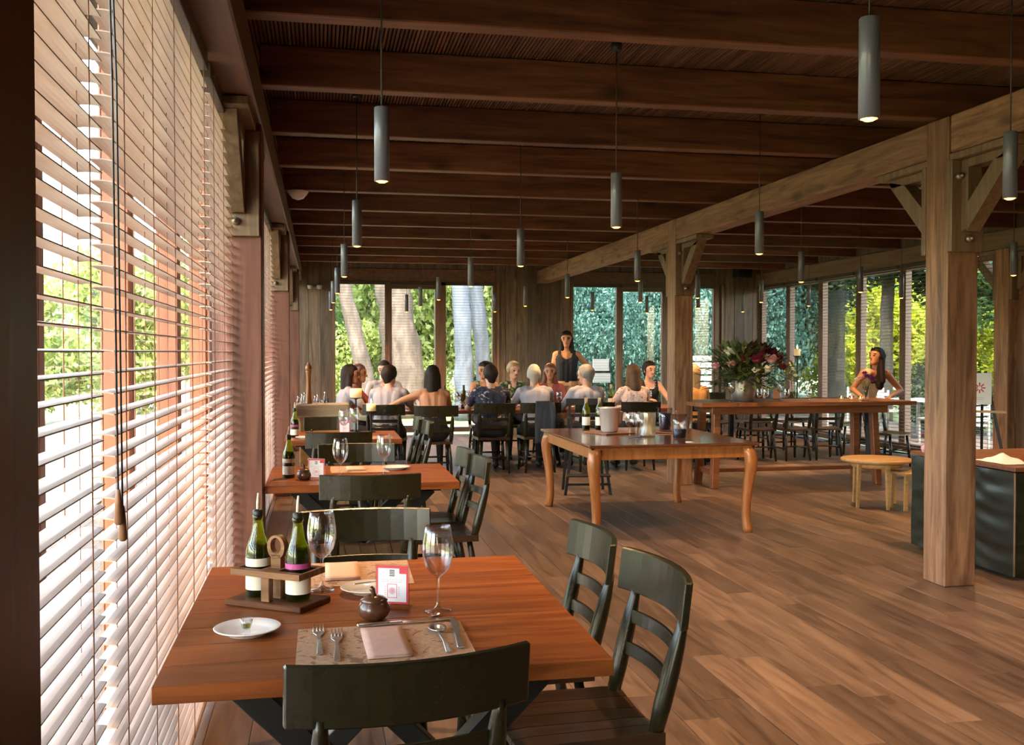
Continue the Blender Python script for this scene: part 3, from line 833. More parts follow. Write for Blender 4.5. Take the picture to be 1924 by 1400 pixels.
def make_fork():
    t = thing('fork', 'fork', 'fork')
    m = MB()
    m.bar((0,0,.003),(0,.085,.006),.013,.003,(0,0,1),.007,.003); m.bar((0,.085,.006),(0,.125,.004),.007,.003,(0,0,1),.008,.003)
    m.bar((0,.125,.004),(0,.150,.003),.010,.0025,(0,0,1),.024,.002); m.bar((0,.150,.003),(0,.162,.003),.024,.002,(0,0,1),.025,.002)
    m.build('handle', M['metal'], t, bevel=.0008)
    for k in range(4):
        x = -.0105+.007*k
        MB().tube([(x,.160,.003),(x,.185,.001+.002),(x,.207,.008)], [.0018,.0017,.0009], 6).build('tine', M['metal'], t)
    return t
FK = Proto(make_fork())
def make_knife():
    t = thing('knife', 'knife', 'knife')
    m = MB(); m.bar((0,0,.004),(0,.10,.005),.016,.006,(0,0,1),.012,.005); m.build('handle', M['metal'], t, bevel=.002)
    MB().prism([(-.006,.10),(.007,.10),(.009,.17),(.004,.21),(-.006,.222)],.004,.0055,'z').build('blade', M['metal'], t)
    return t
KN = Proto(make_knife())
def make_spoon():
    t = thing('spoon', 'spoon', 'spoon')
    MB().bar((0,0,.003),(0,.07,.006),.014,.003,(0,0,1),.006,.003).bar((0,.07,.006),(0,.135,.004),.006,.003).build('handle', M['metal'], t, bevel=.0008)
    b = MB(); vs = []; fs = []; n = 16
    for i in range(5):
        r = i/4
        for k in range(n):
            a = 2*PI*k/n; vs.append((.020*r*math.cos(a), .162+.030*r*math.sin(a), .0015+.007*r*r))
    for i in range(4):
        for k in range(n): fs.append((i*n+k, i*n+(k+1)%n, (i+1)*n+(k+1)%n, (i+1)*n+k))
    b.add(vs, fs, True); o = b.build('spoon_bowl', M['metal'], t); s = o.modifiers.new('thick','SOLIDIFY'); s.thickness = .0015
    return t
SP = Proto(make_spoon())
def make_sugar():
    t = thing('spice_pot', 'pot', 'pot')
    MB().lathe([(.0,.0),(.026,.0),(.040,.014),(.0455,.028),(.043,.042),(.036,.052),(.033,.056),(.030,.054),(.0,.050)], 28).build('pot_body', M['clay'], t)
    MB().lathe([(.037,.053),(.0385,.057),(.030,.064),(.016,.069),(.0,.070)], 24).build('lid', M['clay'], t)
    MB().tube([(0,0,.068),(-.002,0,.078),(-.005,0,.086),(-.009,0,.093)], [.008,.006,.008,.005], 10).build('knob', M['clay'], t)
    return t
SG = Proto(make_sugar())
def mat(x0,x1,y0,y1,label,group='paper place mats',z=.7505,rz=0,m='paper'):
    cx, cyy = (x0+x1)/2,(y0+y1)/2
    o = MB().box(-(x1-x0)/2,(x1-x0)/2,-(y1-y0)/2,(y1-y0)/2,0,.0012).build('place_mat', M[m], None, (cx,cyy,z), rz)
    return tag(o, label, 'place mat', group)
def napkin(cx, cyy, w, d, label, m='napkin', z=.752, rz=0):
    t = thing('napkin', label, 'napkin', (cx,cyy,z), rz, 'folded napkins')
    for k in range(3):
        j = .0012*k
        vs = []; fs = []; n = 6
        for i in range(n+1):
            for jx in range(n+1):
                u = i/n-.5; v = jx/n-.5
                vs.append((u*(w-j), v*(d-j), .0028*k+.0012*math.sin(5*u+k)*math.cos(4*v)+.0012))
        for i in range(n):
            for jx in range(n):
                a = i*(n+1)+jx; fs.append((a,a+n+1,a+n+2,a+1))
        o = MB().add(vs, fs, True).build('fold_layer', M[m], t); s = o.modifiers.new('thick','SOLIDIFY'); s.thickness = .0024; s.offset = 1
    return t
T = .75
# ---- nearest table
mat(-.062,.378,2.385,2.72,'printed kraft place mat at the near side of the first table')
mat(-.075,.30,3.20,3.562,'printed kraft place mat at the far side of the first table', rz=R(-1))
napkin(.162,2.545,.112,.255,'folded pink beige napkin on the nearest place mat', rz=R(2))
napkin(.07,3.40,.115,.25,'folded peach napkin on the far place mat of the first table','napkin2')
GG = 'wine glasses on the small tables'
GL.put((.331,2.835,T),0,'tall empty wine glass right of the card on the nearest table',GG)
GL.put((.002,3.157,T),.4,'tall empty wine glass beside the bottle caddy on the nearest table',GG)
PL.put((-.194,2.712,T),0,'white side plate with a little glass on the nearest table','side plates')
PL.put((.145,3.105,T+.0015),0,'white side plate with a knife behind the brown pot','side plates')
tc = thing('oil_cup', 'tiny green glass cup standing on the white side plate', 'cup', (-.192,2.655,T+.0075))
MB().lathe([(.0,.0),(.013,.0),(.010,.006),(.009,.018),(.0135,.030),(.0165,.048),(.0155,.048),(.012,.030),(.007,.020),(.0,.019)], 20).build('cup_glass', M['wglass'], tc)
MB().lathe([(.0,.024),(.0105,.024),(.0118,.033),(.0,.033)], 16).build('oil', M['bottle'], tc)
FK.put((-.004,2.475,T+.0015),R(1),'steel fork at the outside left of the nearest mat','cutlery on the nearest mat',scale=1.25)
FK.put((.036,2.415,T+.0015),R(-1),'steel fork next to the napkin on the nearest mat','cutlery on the nearest mat',scale=1.25)
SP.put((.312,2.43,T+.0015),R(2),'steel spoon right of the napkin on the nearest mat','cutlery on the nearest mat',scale=1.25)
KN.put((.345,2.46,T+.0015),R(-3),'steel knife at the right of the nearest mat','cutlery on the nearest mat',scale=1.25)
KN.put((.095,2.705,T+.002),R(-80),'butter knife lying across the top of the nearest mat','cutlery on the nearest mat').rotation_euler = (0,0,R(-84))
SP.put((.245,2.722,T+.002),R(-50),'small spoon lying against the foot of the nearest wine glass','cutlery on the nearest mat',scale=.6)
KN.put((.10,3.125,T+.0205),R(-70),'butter knife resting on the plate behind the brown pot','cutlery on the nearest mat',scale=.6)
SG.put((.145,2.785,T),0,'brown glazed lidded pot in the middle of the nearest table','lidded spice pots')
CARD.put((.205,2.905,T),R(-22),'red edged card in a clear stand on the nearest table','card stands')
# bottle caddy
cd = thing('bottle_caddy', 'dark wooden caddy holding two oil bottles on the nearest table', 'caddy', (-.127,3.022,T), R(-34))
MB().box(-.135,.135,-.078,.078,0,.018).build('base_board', M['caddy'], cd, bevel=.003)
up = MB()
for (a,b,c,d2) in ((-.122,.122,-.066,-.041),(-.122,.122,.041,.066),(-.122,-.113,-.041,.041),(-.030,.030,-.041,.041),(.113,.122,-.041,.041)): up.box(a,b,c,d2,.090,.108)
up.build('bottle_shelf', M['caddy2'], cd)
MB().box(-.015,.015,-.064,-.042,.018,.090).build('shelf_post', M['caddy2'], cd, bevel=.002)
MB().box(-.015,.015,.042,.064,.018,.090).build('shelf_post', M['caddy2'], cd, bevel=.002)
hd = MB(); vs = []; fs = []; n = 28
for i in range(n):
    a = 2*PI*i/n; ca, sa = math.cos(a), math.sin(a)
    ox, oz = .031*ca, .170+.036*sa; ix, iz = .019*ca, .174+.024*sa
    for yy in (-.011,.011): vs += [(ox,yy,oz),(ix,yy,iz)]
for i in range(n):
    j = (i+1)%n; a = i*4; b = j*4
    fs += [(a,b,b+2,a+2),(a+1,a+3,b+3,b+1),(a,a+1,b+1,b),(a+2,b+2,b+3,a+3)]
hd.add(vs, fs, False); hd.box(-.017,.017,-.011,.011,.018,.148)
hd.build('handle', M['caddy2'], cd)
BT1.put((-.127-.072*math.cos(R(34)),3.022+.072*math.sin(R(34)),T+.0185),0,'green oil bottle with pale labels in the caddy, left one','bottles in the caddy')
BT2.put((-.127+.072*math.cos(R(34)),3.022-.072*math.sin(R(34)),T+.0185),0,'green bottle with purple pink band in the caddy, right one','bottles in the caddy')
# ---- second table
BT1.put((-.188,6.05,T),0,'green bottle with white label at the left of the second table','bottles on the farther tables')
SG.put((-.095,5.93,T),0,'brown lidded pot beside the bottle on the second table','lidded spice pots')
CARD.put((-.025,5.90,T),R(-18),'red edged card on the second table by the brown pot','card stands')
GL.put((.112,5.83,T),0,'empty wine glass at the left of the second table',GG)
GL.put((.379,6.064,T),0,'empty wine glass at the right of the second table',GG)
PL.put((.475,6.36,T),0,'white plate at the right of the second table','side plates')
mat(.06,.42,6.22,6.58,'printed kraft mat at the far side of the second table')
mat(-.02,.36,5.72,6.00,'printed kraft mat at the near side of the second table')
napkin(.22,6.40,.12,.2,'folded napkin on the far mat of the second table','napkin2')
napkin(.26,5.86,.12,.2,'folded napkin on the near mat of the second table','napkin2')
FK.put((.06,5.75,T+.0015),0,'fork on the near mat of the second table','cutlery on the second table')
KN.put((.33,5.76,T+.0015),0,'knife on the near mat of the second table','cutlery on the second table')
# ---- third table
BT2.put((-.226,8.92,T),0,'green bottle with red band at the left of the third table','bottles on the farther tables')
CARD.put((.215,9.20,T),R(-12),'card stand on the third table behind a chair back','card stands')
GL.put((.30,9.12,T),0,'empty wine glass on the third table before the candles',GG)
GL.put((.20,8.80,T),0,'empty wine glass in the middle of the third table',GG)
PL.put((-.13,8.75,T),0,'white plate at the left of the third table','side plates')
mat(.25,.62,8.62,8.90,'printed kraft mat at the right of the third table')
def candle_stand(x, y, z, h, label, flame=True, r=.045, ch=.07):
    t = thing('candle_stand', label, 'candle', (x,y,z), 0, 'pillar candles on iron stands')
    MB().lathe([(.0,.0),(.045,.0),(.045,.006),(.010,.012),(.008,.03),(.008,h-.02),(.02,h-.012),(r+.006,h-.006),(r+.006,h),(.0,h)], 16).build('stand', M['iron'], t)
    c = MB().lathe([(.0,h),(r,h),(r*1.0,h+ch),(r*.8,h+ch-.004),(.0,h+ch-.008)], 18).build('candle', M['candle'], t)
    if flame: MB().lathe([(.0,h+ch-.006),(.007,h+ch+.006),(.009,h+ch+.016),(.005,h+ch+.032),(.0,h+ch+.046)], 10).build('flame', M['flame'], c)
candle_stand(.465,9.36,T,.20,'lit cream candle on a short black stand at the third table')
candle_stand(.325,9.40,T,.325,'thick cream candle on a taller black stand at the third table', False, .055, .085)

# ---- weathered sideboard in the corner with pepper mill and bottles
sb = thing('sideboard', 'weathered oak service sideboard near the left end wall', 'sideboard', (.02,11.25,0))
MB().box(-.30,.30,-.24,.24,.78,.925).build('top_slab', M['weather'], sb, bevel=.03, seg=3)
MB().box(-.25,.25,-.20,.22,.05,.78).build('carcass', M['light'], sb, bevel=.004)
for s in (-1,1):
    dd = MB().box(min(0,s*.24),max(0,s*.24),-.218,-.20,.10,.74).build('cabinet_door', M['light'], sb, bevel=.004)
    MB().ball((s*.04,-.228,.45),.012).build('knob', M['iron'], dd)
pm = thing('pepper_mill', 'tall orange brown wooden pepper mill on the corner sideboard', 'pepper mill', (-.13,11.30,.925))
MB().lathe([(.0,.0),(.040,.0),(.042,.02),(.036,.06),(.028,.16),(.023,.26),(.027,.33),(.034,.36),(.030,.375),(.0,.376)], 20).build('mill_body', M['cab'], pm)
MB().lathe([(.0,.376),(.033,.378),(.038,.40),(.030,.425),(.018,.435),(.016,.45),(.010,.465),(.0,.466)], 20).build('mill_head', M['cab'], pm)
for i, (x, y) in enumerate(((-.24,11.15),(-.20,11.24),(-.17,11.12),(-.06,11.2),(-.03,11.12),(.05,11.28))):
    b = thing('cruet', '%s small glass cruet from the left on the corner sideboard' % ordinal(i), 'cruet', (x,y,.925), 0, 'cruets on the corner sideboard')
    h = .085+.02*(i%3)
    MB().lathe([(.0,.0),(.020,.0),(.021,.03),(.018,h*.6),(.009,h*.75),(.009,h)], 12).build('cruet_glass', M['wglass'], b)
    MB().lathe([(.011,h-.01),(.012,h+.008),(.0,h+.01)], 10).build('cruet_cap', M['metal'], b)

# ================================================================== POLISHED SIDE TABLE
ct = thing('side_table', 'orange brown polished table with curved cabriole legs in the middle of the floor', 'table', (2.84,8.55,0))
W2, D2 = .73, .90
MB().box(-W2,W2,-D2,D2,.728,.752).build('table_top', M['cabtop'], ct, bevel=.007, seg=2)
mo = MB()
for (a,b,c,d) in ((-W2+.03,W2-.03,-D2+.03,-D2+.05),(-W2+.03,W2-.03,D2-.05,D2-.03),(-W2+.03,-W2+.05,-D2+.03,D2-.03),(W2-.05,W2-.03,-D2+.03,D2-.03)): mo.box(a,b,c,d,.712,.728)
mo.build('edge_moulding', M['cab'], ct)
for (a,b,c,d) in ((-W2+.09,W2-.09,-D2+.055,-D2+.08),(-W2+.09,W2-.09,D2-.08,D2-.055)): MB().box(a,b,c,d,.625,.714).build('apron', M['cab'], ct, bevel=.003)
for (a,b) in ((-W2+.055,-W2+.08),(W2-.08,W2-.055)): MB().box(a,b,-D2+.09,D2-.09,.625,.714).build('apron', M['cab'], ct, bevel=.003)
for sx in (-1,1):
    for sy in (-1,1):
        path = [(.0,.714,.054),(.012,.67,.058),(.022,.61,.058),(.022,.54,.052),(.012,.45,.047),(.002,.35,.043),(-.005,.25,.040),(-.008,.15,.038),(-.004,.07,.039),(.004,.03,.043),(.006,.0,.041)]
        vs = []; fs = []; n = 8
        for (o, z, r) in path:
            for k in range(n):
                a = 2*PI*k/n+PI/8
                q = r*1.06
                vs.append((sx*(W2-.075+o)+q*max(-.82,min(.82,1.1*math.cos(a))), sy*(D2-.075+o)+q*max(-.82,min(.82,1.1*math.sin(a))), z))
        for i in range(len(path)-1):
            for k in range(n): fs.append((i*n+k,(i+1)*n+k,(i+1)*n+(k+1)%n,i*n+(k+1)%n))
        fs.append(tuple(range(n))); fs.append(tuple(range((len(path)-1)*n+n-1,(len(path)-1)*n-1,-1)))
        MB().add(vs, fs, True).build('leg', M['cab'], ct)
T2 = .752
def wine_bottle(x, y, z, label, kind='dbottle', group=None, h=.31):
    t = thing('wine_bottle', label, 'bottle', (x,y,z), 0, group)
    r = .038; k = h/.31
    MB().lathe([(.0,.003),(r*.9,.0),(r,.006),(r,.19*k),(r*.85,.215*k),(.017,.25*k),(.0142,.27*k),(.0142,h),(.0,h)], 20).build('bottle_glass', M[kind], t)
    MB().lathe([(r+.0006,.05),(r+.0006,.13)], 20).build('paper_label', M['label'], t)
    MB().lathe([(.0155,.255*k),(.0155,h+.002),(.0,h+.002)], 14).build('capsule', M['weather' if kind == 'bottle' else 'cap'], t)
    MB().lathe([(.0,.008),(r*.93,.008),(r*.93,.16*k),(.0,.16*k)], 16).build('contents', M['wine'], t)
    return t
wine_bottle(2.50,9.18,T2,'green wine bottle with cream label, left one on the polished table','bottle','wine bottles on the polished table')
wine_bottle(2.62,9.14,T2,'green wine bottle with white label beside the ice bucket','bottle','wine bottles on the polished table')
def serving_board(x, y, w, d, rz, label):
    t = thing('serving_board', label, 'board', (x,y,T2), rz, 'serving boards on the polished table')
    MB().box(-w/2,w/2,-d/2,d/2,0,.014).build('board_plank', M['high'], t, bevel=.004)
    MB().box(-.03,.03,d/2-.004,d/2+.10,.001,.013).build('board_handle', M['high'], t, bevel=.004)
serving_board(2.62,8.80,.34,.36,R(20),'wooden board under the ice bucket')
serving_board(3.16,8.80,.34,.30,R(-25),'wooden board under the jugs')
bk = thing('ice_bucket', 'shiny steel ice bucket on a wooden board', 'bucket', (2.62,8.80,T2+.0145))
MB().lathe([(.0,.0),(.070,.0),(.078,.01),(.098,.215),(.110,.220),(.110,.225),(.096,.225),(.074,.02),(.0,.018)], 32).build('bucket_body', M['bucket'], bk)
for s in (-1,1):
    MB().tube([(s*.096,-.025,.185),(s*.118,-.02,.185),(s*.122,0,.180),(s*.118,.02,.185),(s*.096,.025,.185)], .005, 8).build('bucket_handle', M['bucket'], bk)
GLS.put((2.64,8.25,T2),0,'left wine glass of the group on the polished table','wine glasses on the polished table')
GLS.put((2.73,8.35,T2),0,'middle wine glass of the group on the polished table','wine glasses on the polished table')
GLS.put((2.70,8.17,T2),0,'wine glass in front of the others on the polished table','wine glasses on the polished table')
rg = thing('ribbed_vase', 'ribbed cream glass jar on the polished table', 'jar', (2.83,8.33,T2))
rp = MB(); n = 36; vs = []; fs = []
zp = [(0,.062),(.02,.066),(.20,.070),(.215,.068)]
for z, r in zp:
    for k in range(n):
        a = 2*PI*k/n; q = r*(1+.045*(k%2)); vs.append((q*math.cos(a), q*math.sin(a), z))
for i in range(3):
    for k in range(n): fs.append((i*n+k, i*n+(k+1)%n, (i+1)*n+(k+1)%n, (i+1)*n+k))
fs.append(tuple(range(n-1,-1,-1)))
rp.add(vs, fs, True).build('jar_glass', M['ribbed'], rg)
def jug(x, y, fill, rz, label):
    t = thing('jug', label, 'jug', (x,y,T2), rz, 'glass jugs on the polished table')
    MB().lathe([(.0,.0),(.050,.0),(.056,.01),(.062,.12),(.068,.215),(.066,.215),(.060,.12),(.053,.012),(.0,.010)], 24).build('jug_glass', M['acrylic'], t)
    MB().lathe([(.0,.012),(.052,.012),(.0525+.007*fill/.2,fill),(.0,fill)], 20).build('drink', M['blue'], t)
    MB().tube([(.062,0,.185),(.10,0,.185),(.112,0,.15),(.105,0,.09),(.082,0,.05),(.058,0,.05)], .009, 10).build('jug_handle', M['wglass'], t)
    MB().prism([(-.060,-.025),(-.090,0),(-.060,.025)],.205,.214,'z').build('spout', M['acrylic'], t)
    return t
jug(3.16,8.80,.165,R(-20),'full jug of dark blue drink on a wooden board').location.z = T2+.0145
jug(3.04,8.10,.085,R(10),'half empty glass jug with blue drink at the right of the polished table')
tk = MB().lathe([(.0,.0),(.03,.0),(.032,.004),(.0,.006)], 14, sx=1.3).build('napkin_ring', M['china'], None, (3.02,7.80,T2)); tag(tk, 'small white dish at the near edge of the polished table', 'dish')

# ================================================================== HIGH TABLE with flowers
ht = thing('high_table', 'long dark red timber table with flowers behind the posts', 'table', (5.24,10.50,0))
for k in range(4):
    MB().box(-1.20,1.37,-.41+k*.205+.001,-.41+(k+1)*.205-.001,.905,.95).build('top_board', M['high'], ht, bevel=.003)
for s in (-1,1):
    MB().box(s*.98-.02,s*.98+.02,-.33,.33,.83,.905).build('cross_rail', M['high'], ht, bevel=.003)
    for q in (-1,1):
        MB().bar((s*.95,q*.20,.86),(s*.985,q*.24,0),.075,.085,(0,1,0)).build('leg', M['high'], ht, bevel=.004)
    MB().box(s*.97-.025,s*.97+.025,-.22,.22,.14,.20).build('cross_rail', M['high'], ht, bevel=.003)
MB().box(-.95,.95,-.03,.03,.15,.19).build('stretcher', M['high'], ht, bevel=.003)
MB().box(-1.05,1.05,-.34,-.31,.82,.905).build('apron', M['high'], ht, bevel=.003)
TH = .95
# bouquet
bq = thing('flower_arrangement', 'large bouquet of red, pink and cream flowers on the high table', 'flowers', (4.66,10.42,TH)); bq.scale = (1.25,1.25,1.12)
MB().lathe([(.0,.0),(.085,.0),(.10,.02),(.115,.12),(.108,.20),(.112,.215),(.105,.215),(.10,.20),(.0,.19)], 24).build('bucket', M['oldmetal'], bq)
fo = MB()
for i in range(1100):
    a = rng.uniform(0,2*PI); e = rng.uniform(-.35,1.25); rr = rng.uniform(.10,.40)
    c = Vector((math.cos(a)*math.cos(e)*rr*1.08, math.sin(a)*math.cos(e)*rr*.9, .24+math.sin(e)*rr*.85))
    d = Vector((c.x*1.4+rng.normal()*.08, c.y*1.4+rng.normal()*.08, (c.z-.15)+rng.normal()*.1-.10)).normalized(); sd = d.cross(Vector((0,0,1))).normalized()
    l = rng.uniform(.07,.15); w = rng.uniform(.010,.024)
    fo.add([c, c+d*l*.5+sd*w, c+d*l, c+d*l*.5-sd*w], [(0,1,2,3)])
tag(fo.build('foliage', M['fern'], bq), kind='stuff')
st = MB()
for i in range(26):
    a = rng.uniform(0,2*PI); r2 = rng.uniform(.1,.34); st.tube([(0,0,.15),(math.cos(a)*r2*.5,math.sin(a)*r2*.5,.33),(math.cos(a)*r2,math.sin(a)*r2,.30+rng.uniform(0,.25))], .004, 5)
for i in range(9):
    x = rng.uniform(-.16,-.02); st.tube([(x*.3,0,.3),(x,.02,.60+rng.uniform(0,.08))], [.006,.002], 5)
st.build('stems', M['fern'], bq)
def bloom(parent, c, r, m, name='blossom'):
    b = MB()
    for lay, (q, el) in enumerate(((1,.45),(.9,.95),(.6,1.3))):
        for k in range(7-lay):
            a = 2*PI*k/(7-lay)+lay*.5
            d = Vector((math.cos(a)*math.cos(el), math.sin(a)*math.cos(el), math.sin(el))); s = d.cross(Vector((0,0,1))).normalized(); u = s.cross(d)
            o = Vector(c); e = o+d*r*q
            b.add([o, o+d*r*q*.6+s*r*.42, e+u*r*.1, o+d*r*q*.6-s*r*.42], [(0,1,2,3)], True)
    b.ball((c[0],c[1],c[2]+r*.22), r*.50, 1, 1, .85, 8, 5)
    b.build(name, M[m], parent)
for (x,z,y,r,m) in [(-.17,.47,-.12,.075,'bloomW'),(-.19,.36,-.18,.055,'bloomP'),(-.30,.34,-.1,.05,'bloomP'),(.02,.40,-.24,.07,'bloomR'),(-.02,.44,-.14,.06,'bloomR'),(.12,.50,-.12,.06,'bloomP'),(.16,.40,-.24,.07,'bloomP'),(.22,.47,-.12,.07,'bloomR'),(.26,.40,-.17,.06,'bloomR'),(.12,.31,-.26,.055,'bloomW'),(.32,.43,-.05,.06,'bloomP'),(.10,.54,0,.06,'bloomR'),(.20,.53,.02,.06,'bloomR'),(.02,.50,-.05,.05,'bloomP'),(-.10,.42,-.2,.05,'bloomR'),(.28,.33,-.2,.05,'bloomR'),(.0,.30,-.27,.045,'bloomW'),(.08,.46,-.2,.06,'bloomR'),(.34,.36,0,.05,'bloomW')]:
    bloom(bq, (x,y,z), r*1.35, m)
# small vase with violet flowers
vz = thing('flower_vase', 'small glass vase of violet flowers before the woman in cream', 'vase', (6.10,10.30,TH))
MB().lathe([(.0,.0),(.035,.0),(.038,.02),(.034,.10),(.040,.16),(.038,.16),(.032,.10),(.0,.012)], 20).build('vase_glass', M['wglass'], vz)
sv = MB()
for k in range(8):
    a = k*.8; sv.tube([(0,0,.02),(.03*math.cos(a),.03*math.sin(a),.17),(.07*math.cos(a),.05*math.sin(a),.23)], .003, 5)
sv.build('stems', M['fern'], vz)
for k, (x, y, z, m) in enumerate([(-.07,-.02,.25,'bloomP'),(-.02,-.05,.27,'bloomV'),(.04,-.04,.26,'bloomV'),(.08,0,.24,'bloomV'),(.0,.03,.30,'bloomV'),(-.10,.02,.23,'bloomW'),(.05,-.06,.22,'bloomV'),(.02,-.06,.25,'bloomV')]): bloom(vz, (x,y,z), .048, m)
for i, x in enumerate((5.88,5.98,6.06)):
    t = thing('tea_light', '%s tea light in a glass cup on the high table' % ordinal(i), 'candle', (x,10.45-.05*i,TH), 0, 'tea lights on the high table')
    MB().lathe([(.0,.0),(.028,.0),(.032,.05),(.030,.05),(.026,.004),(.0,.003)], 16).build('cup', M['wglass'], t)
    MB().lathe([(.0,.004),(.024,.004),(.025,.022),(.0,.022)], 14).build('wax', M['candle'], t)
    MB().lathe([(.0,.022),(.005,.030),(.003,.042),(.0,.05)], 8).build('flame', M['flame'], t)
mc = thing('menu_block', 'small pink beige card leaning on the high table', 'card', (5.20,10.70,TH))
MB().box(-.035,.035,-.02,.02,0,.012).build('block', M['high'], mc); MB().box(-.04,.04,-.004,.004,.010,.13).build('card_sheet', M['napkin2'], mc)
for i, (x, y) in enumerate(((4.45,10.25),(5.05,10.30),(5.55,10.62))):
    GLS.put((x,y,TH),0,'%s wine glass from the left on the high table' % ordinal(i),'wine glasses on the high table')

# ================================================================== green leather counter, stools, easel, high chair
co = thing('leather_counter', 'counter wrapped in dark green leather with timber top, behind the near post', 'counter', (4.46,5.72,0))
vs = []; fs = []; ny, nz = 40, 30
for i in range(ny+1):
    for j in range(nz+1):
        y = 1.14*i/ny; z = .03+.68*j/nz
        w = (.006*math.sin(z*31+3.1*math.sin(y*3.7)+1.3*math.sin(y*9+z*5))+.004*math.sin(z*57+4*math.sin(y*6.1+1)+y*7))*math.sin(PI*i/ny)**.5+.003*math.sin(y*19+z*11)
        vs.append((w-.008, y, z))
for i in range(ny):
    for j in range(nz):
        a = i*(nz+1)+j; fs.append((a,a+1,a+nz+2,a+nz+1))
MB().add(vs, fs, True).build('leather_side', M['leather'], co)
vs = []; fs = []
for i in range(13):
    for j in range(nz+1):
        x = 1.0*i/12; z = .03+.68*j/nz
        vs.append((x, .008*math.sin(z*30+2*math.sin(x*5))*math.sin(PI*i/12)-.004, z))
for i in range(12):
    for j in range(nz):
        a = i*(nz+1)+j; fs.append((a,a+nz+1,a+nz+2,a+1))
MB().add(vs, fs, True).build('leather_front', M['leather'], co)
MB().box(.012,1.0,.012,1.13,.02,.705).build('carcass', M['iron'], co)
MB().tube([(-.004,-.006,.03),(-.008,-.010,.30),(-.004,-.006,.60),(-.006,-.006,.71)], .007, 8).build('seam_piping', M['bracket'], co)
for k in range(5): MB().box(-.014+k*.207+.001,-.014+(k+1)*.207-.001,-.016,1.15,.717,.745).build('top_board', M['high'], co, bevel=.003)
nl = thing('crumpled_cloth', 'crumpled white cloth on the leather counter', 'cloth', (4.60,6.02,.745))
vs = []; fs = []; n = 12
for i in range(n+1):
    for j in range(n+1):
        u = i/n-.5; v = j/n-.5; rr = math.hypot(u,v)*2
        h = max(0,1-rr)**.7*.045*(1+.4*math.sin(9*u+2)*math.cos(11*v))+.004+.006*abs(math.sin(13*u+7*v))*max(0,1-rr*.8)
        vs.append((u*.22, v*.34, h))
for i in range(n):
    for j in range(n):
        a = i*(n+1)+j; fs.append((a,a+n+1,a+n+2,a+1))
MB().add(vs, fs, True).build('cloth_sheet', M['cloth'], nl)
pk = thing('flower_posy', 'small red flowers in a pink cloth at the far end of the leather counter', 'flowers', (4.50,6.72,.745))
MB().lathe([(.0,.0),(.045,.0),(.055,.03),(.050,.06),(.0,.055)], 14).build('cloth_wrap', M['pinkcloth'], pk)
fv = MB()
for k in range(40):
    a = rng.uniform(0,2*PI); l = rng.uniform(.05,.13); c = Vector((0,0,.05)); d = Vector((math.cos(a)*.5,math.sin(a)*.5,1)).normalized(); s = d.cross(Vector((0,0,1))).normalized()
    fv.add([c+d*.02, c+d*l*.6+s*.010, c+d*l, c+d*l*.6-s*.010], [(0,1,2,3)])
fv.build('leaves', M['fern'], pk)
for c in ((.02,-.02,.14),(-.03,.02,.12),(.03,.03,.16)): bloom(pk, c, .028, 'bloomR')

rt = thing('round_side_table', 'low round light oak table left of the leather counter', 'table', (5.33,8.80,0))
MB().lathe([(.0,.432),(.30,.432),(.335,.440),(.335,.460),(.330,.465),(.0,.465)], 40).build('table_top', M['light'], rt)
for a in (200, 262, 20, 110):
    x, y = .27*math.cos(R(a)), .27*math.sin(R(a))
    MB().bar((x*.92,y*.92,.432),(x,y,0),.040,.034,(0,1,0),.026,.024).build('leg', M['light'], rt, bevel=.002)
rg2 = MB().lathe([(.22,.385),(.235,.385),(.235,.432),(.22,.432)], 30); rg2.build('apron', M['light'], rt)
so = thing('low_stool', 'small light oak stool tucked right of the round table', 'stool', (5.55,8.55,0))
MB().box(-.16,.16,-.14,.14,.335,.362).build('seat', M['light'], so, bevel=.004)
for sx in (-1,1):
    for sy in (-1,1): MB().bar((sx*.13,sy*.11,.336),(sx*.14,sy*.12,0),.032,.028,(0,1,0)).build('leg', M['light'], so, bevel=.002)

ea = thing('sign_easel', 'black easel holding a small white sign by the right windows', 'easel', (7.55,10.25,0), R(-36))
MB().bar((-.28,-.10,0),(-.03,.05,1.28),.035,.022,(0,1,0)).build('leg', M['iron'], ea); MB().bar((.28,-.10,0),(.03,.05,1.28),.035,.022,(0,1,0)).build('leg', M['iron'], ea)
MB().bar((0,.42,0),(0,.06,1.22),.03,.02,(0,1,0)).build('leg', M['iron'], ea)
MB().box(-.25,.25,-.055,-.02,.80,.825).build('ledge', M['light'], ea)
sg = thing('easel_sign', 'small white sign with a round red emblem on the easel', 'sign', (7.47,10.19,.90), R(-36))
MB().box(-.125,.125,-.05,-.03,.0,.36).build('sign_board', M['signw'], sg, bevel=.002)
em = MB()
for k in range(8):
    a = k*PI/4; em.rect((.042*math.cos(a),-.0515,.19+.042*math.sin(a)),(math.cos(a),0,math.sin(a)),(-math.sin(a),0,math.cos(a)),.020,.007)
for k in range(20):
    a = 2*PI*k/20; em.rect((.022*math.cos(a),-.0515,.19+.022*math.sin(a)),(-math.sin(a),0,math.cos(a)),(math.cos(a),0,math.sin(a)),.004,.002)
em.build('red_emblem', M['red'], sg)
tl = MB()
for k in range(2): tl.box(-.05+.01*k,.05-.01*k,-.0518,-.0505,.075-.02*k,.080-.02*k)
tl.build('fine_print', M['inkl'], sg)

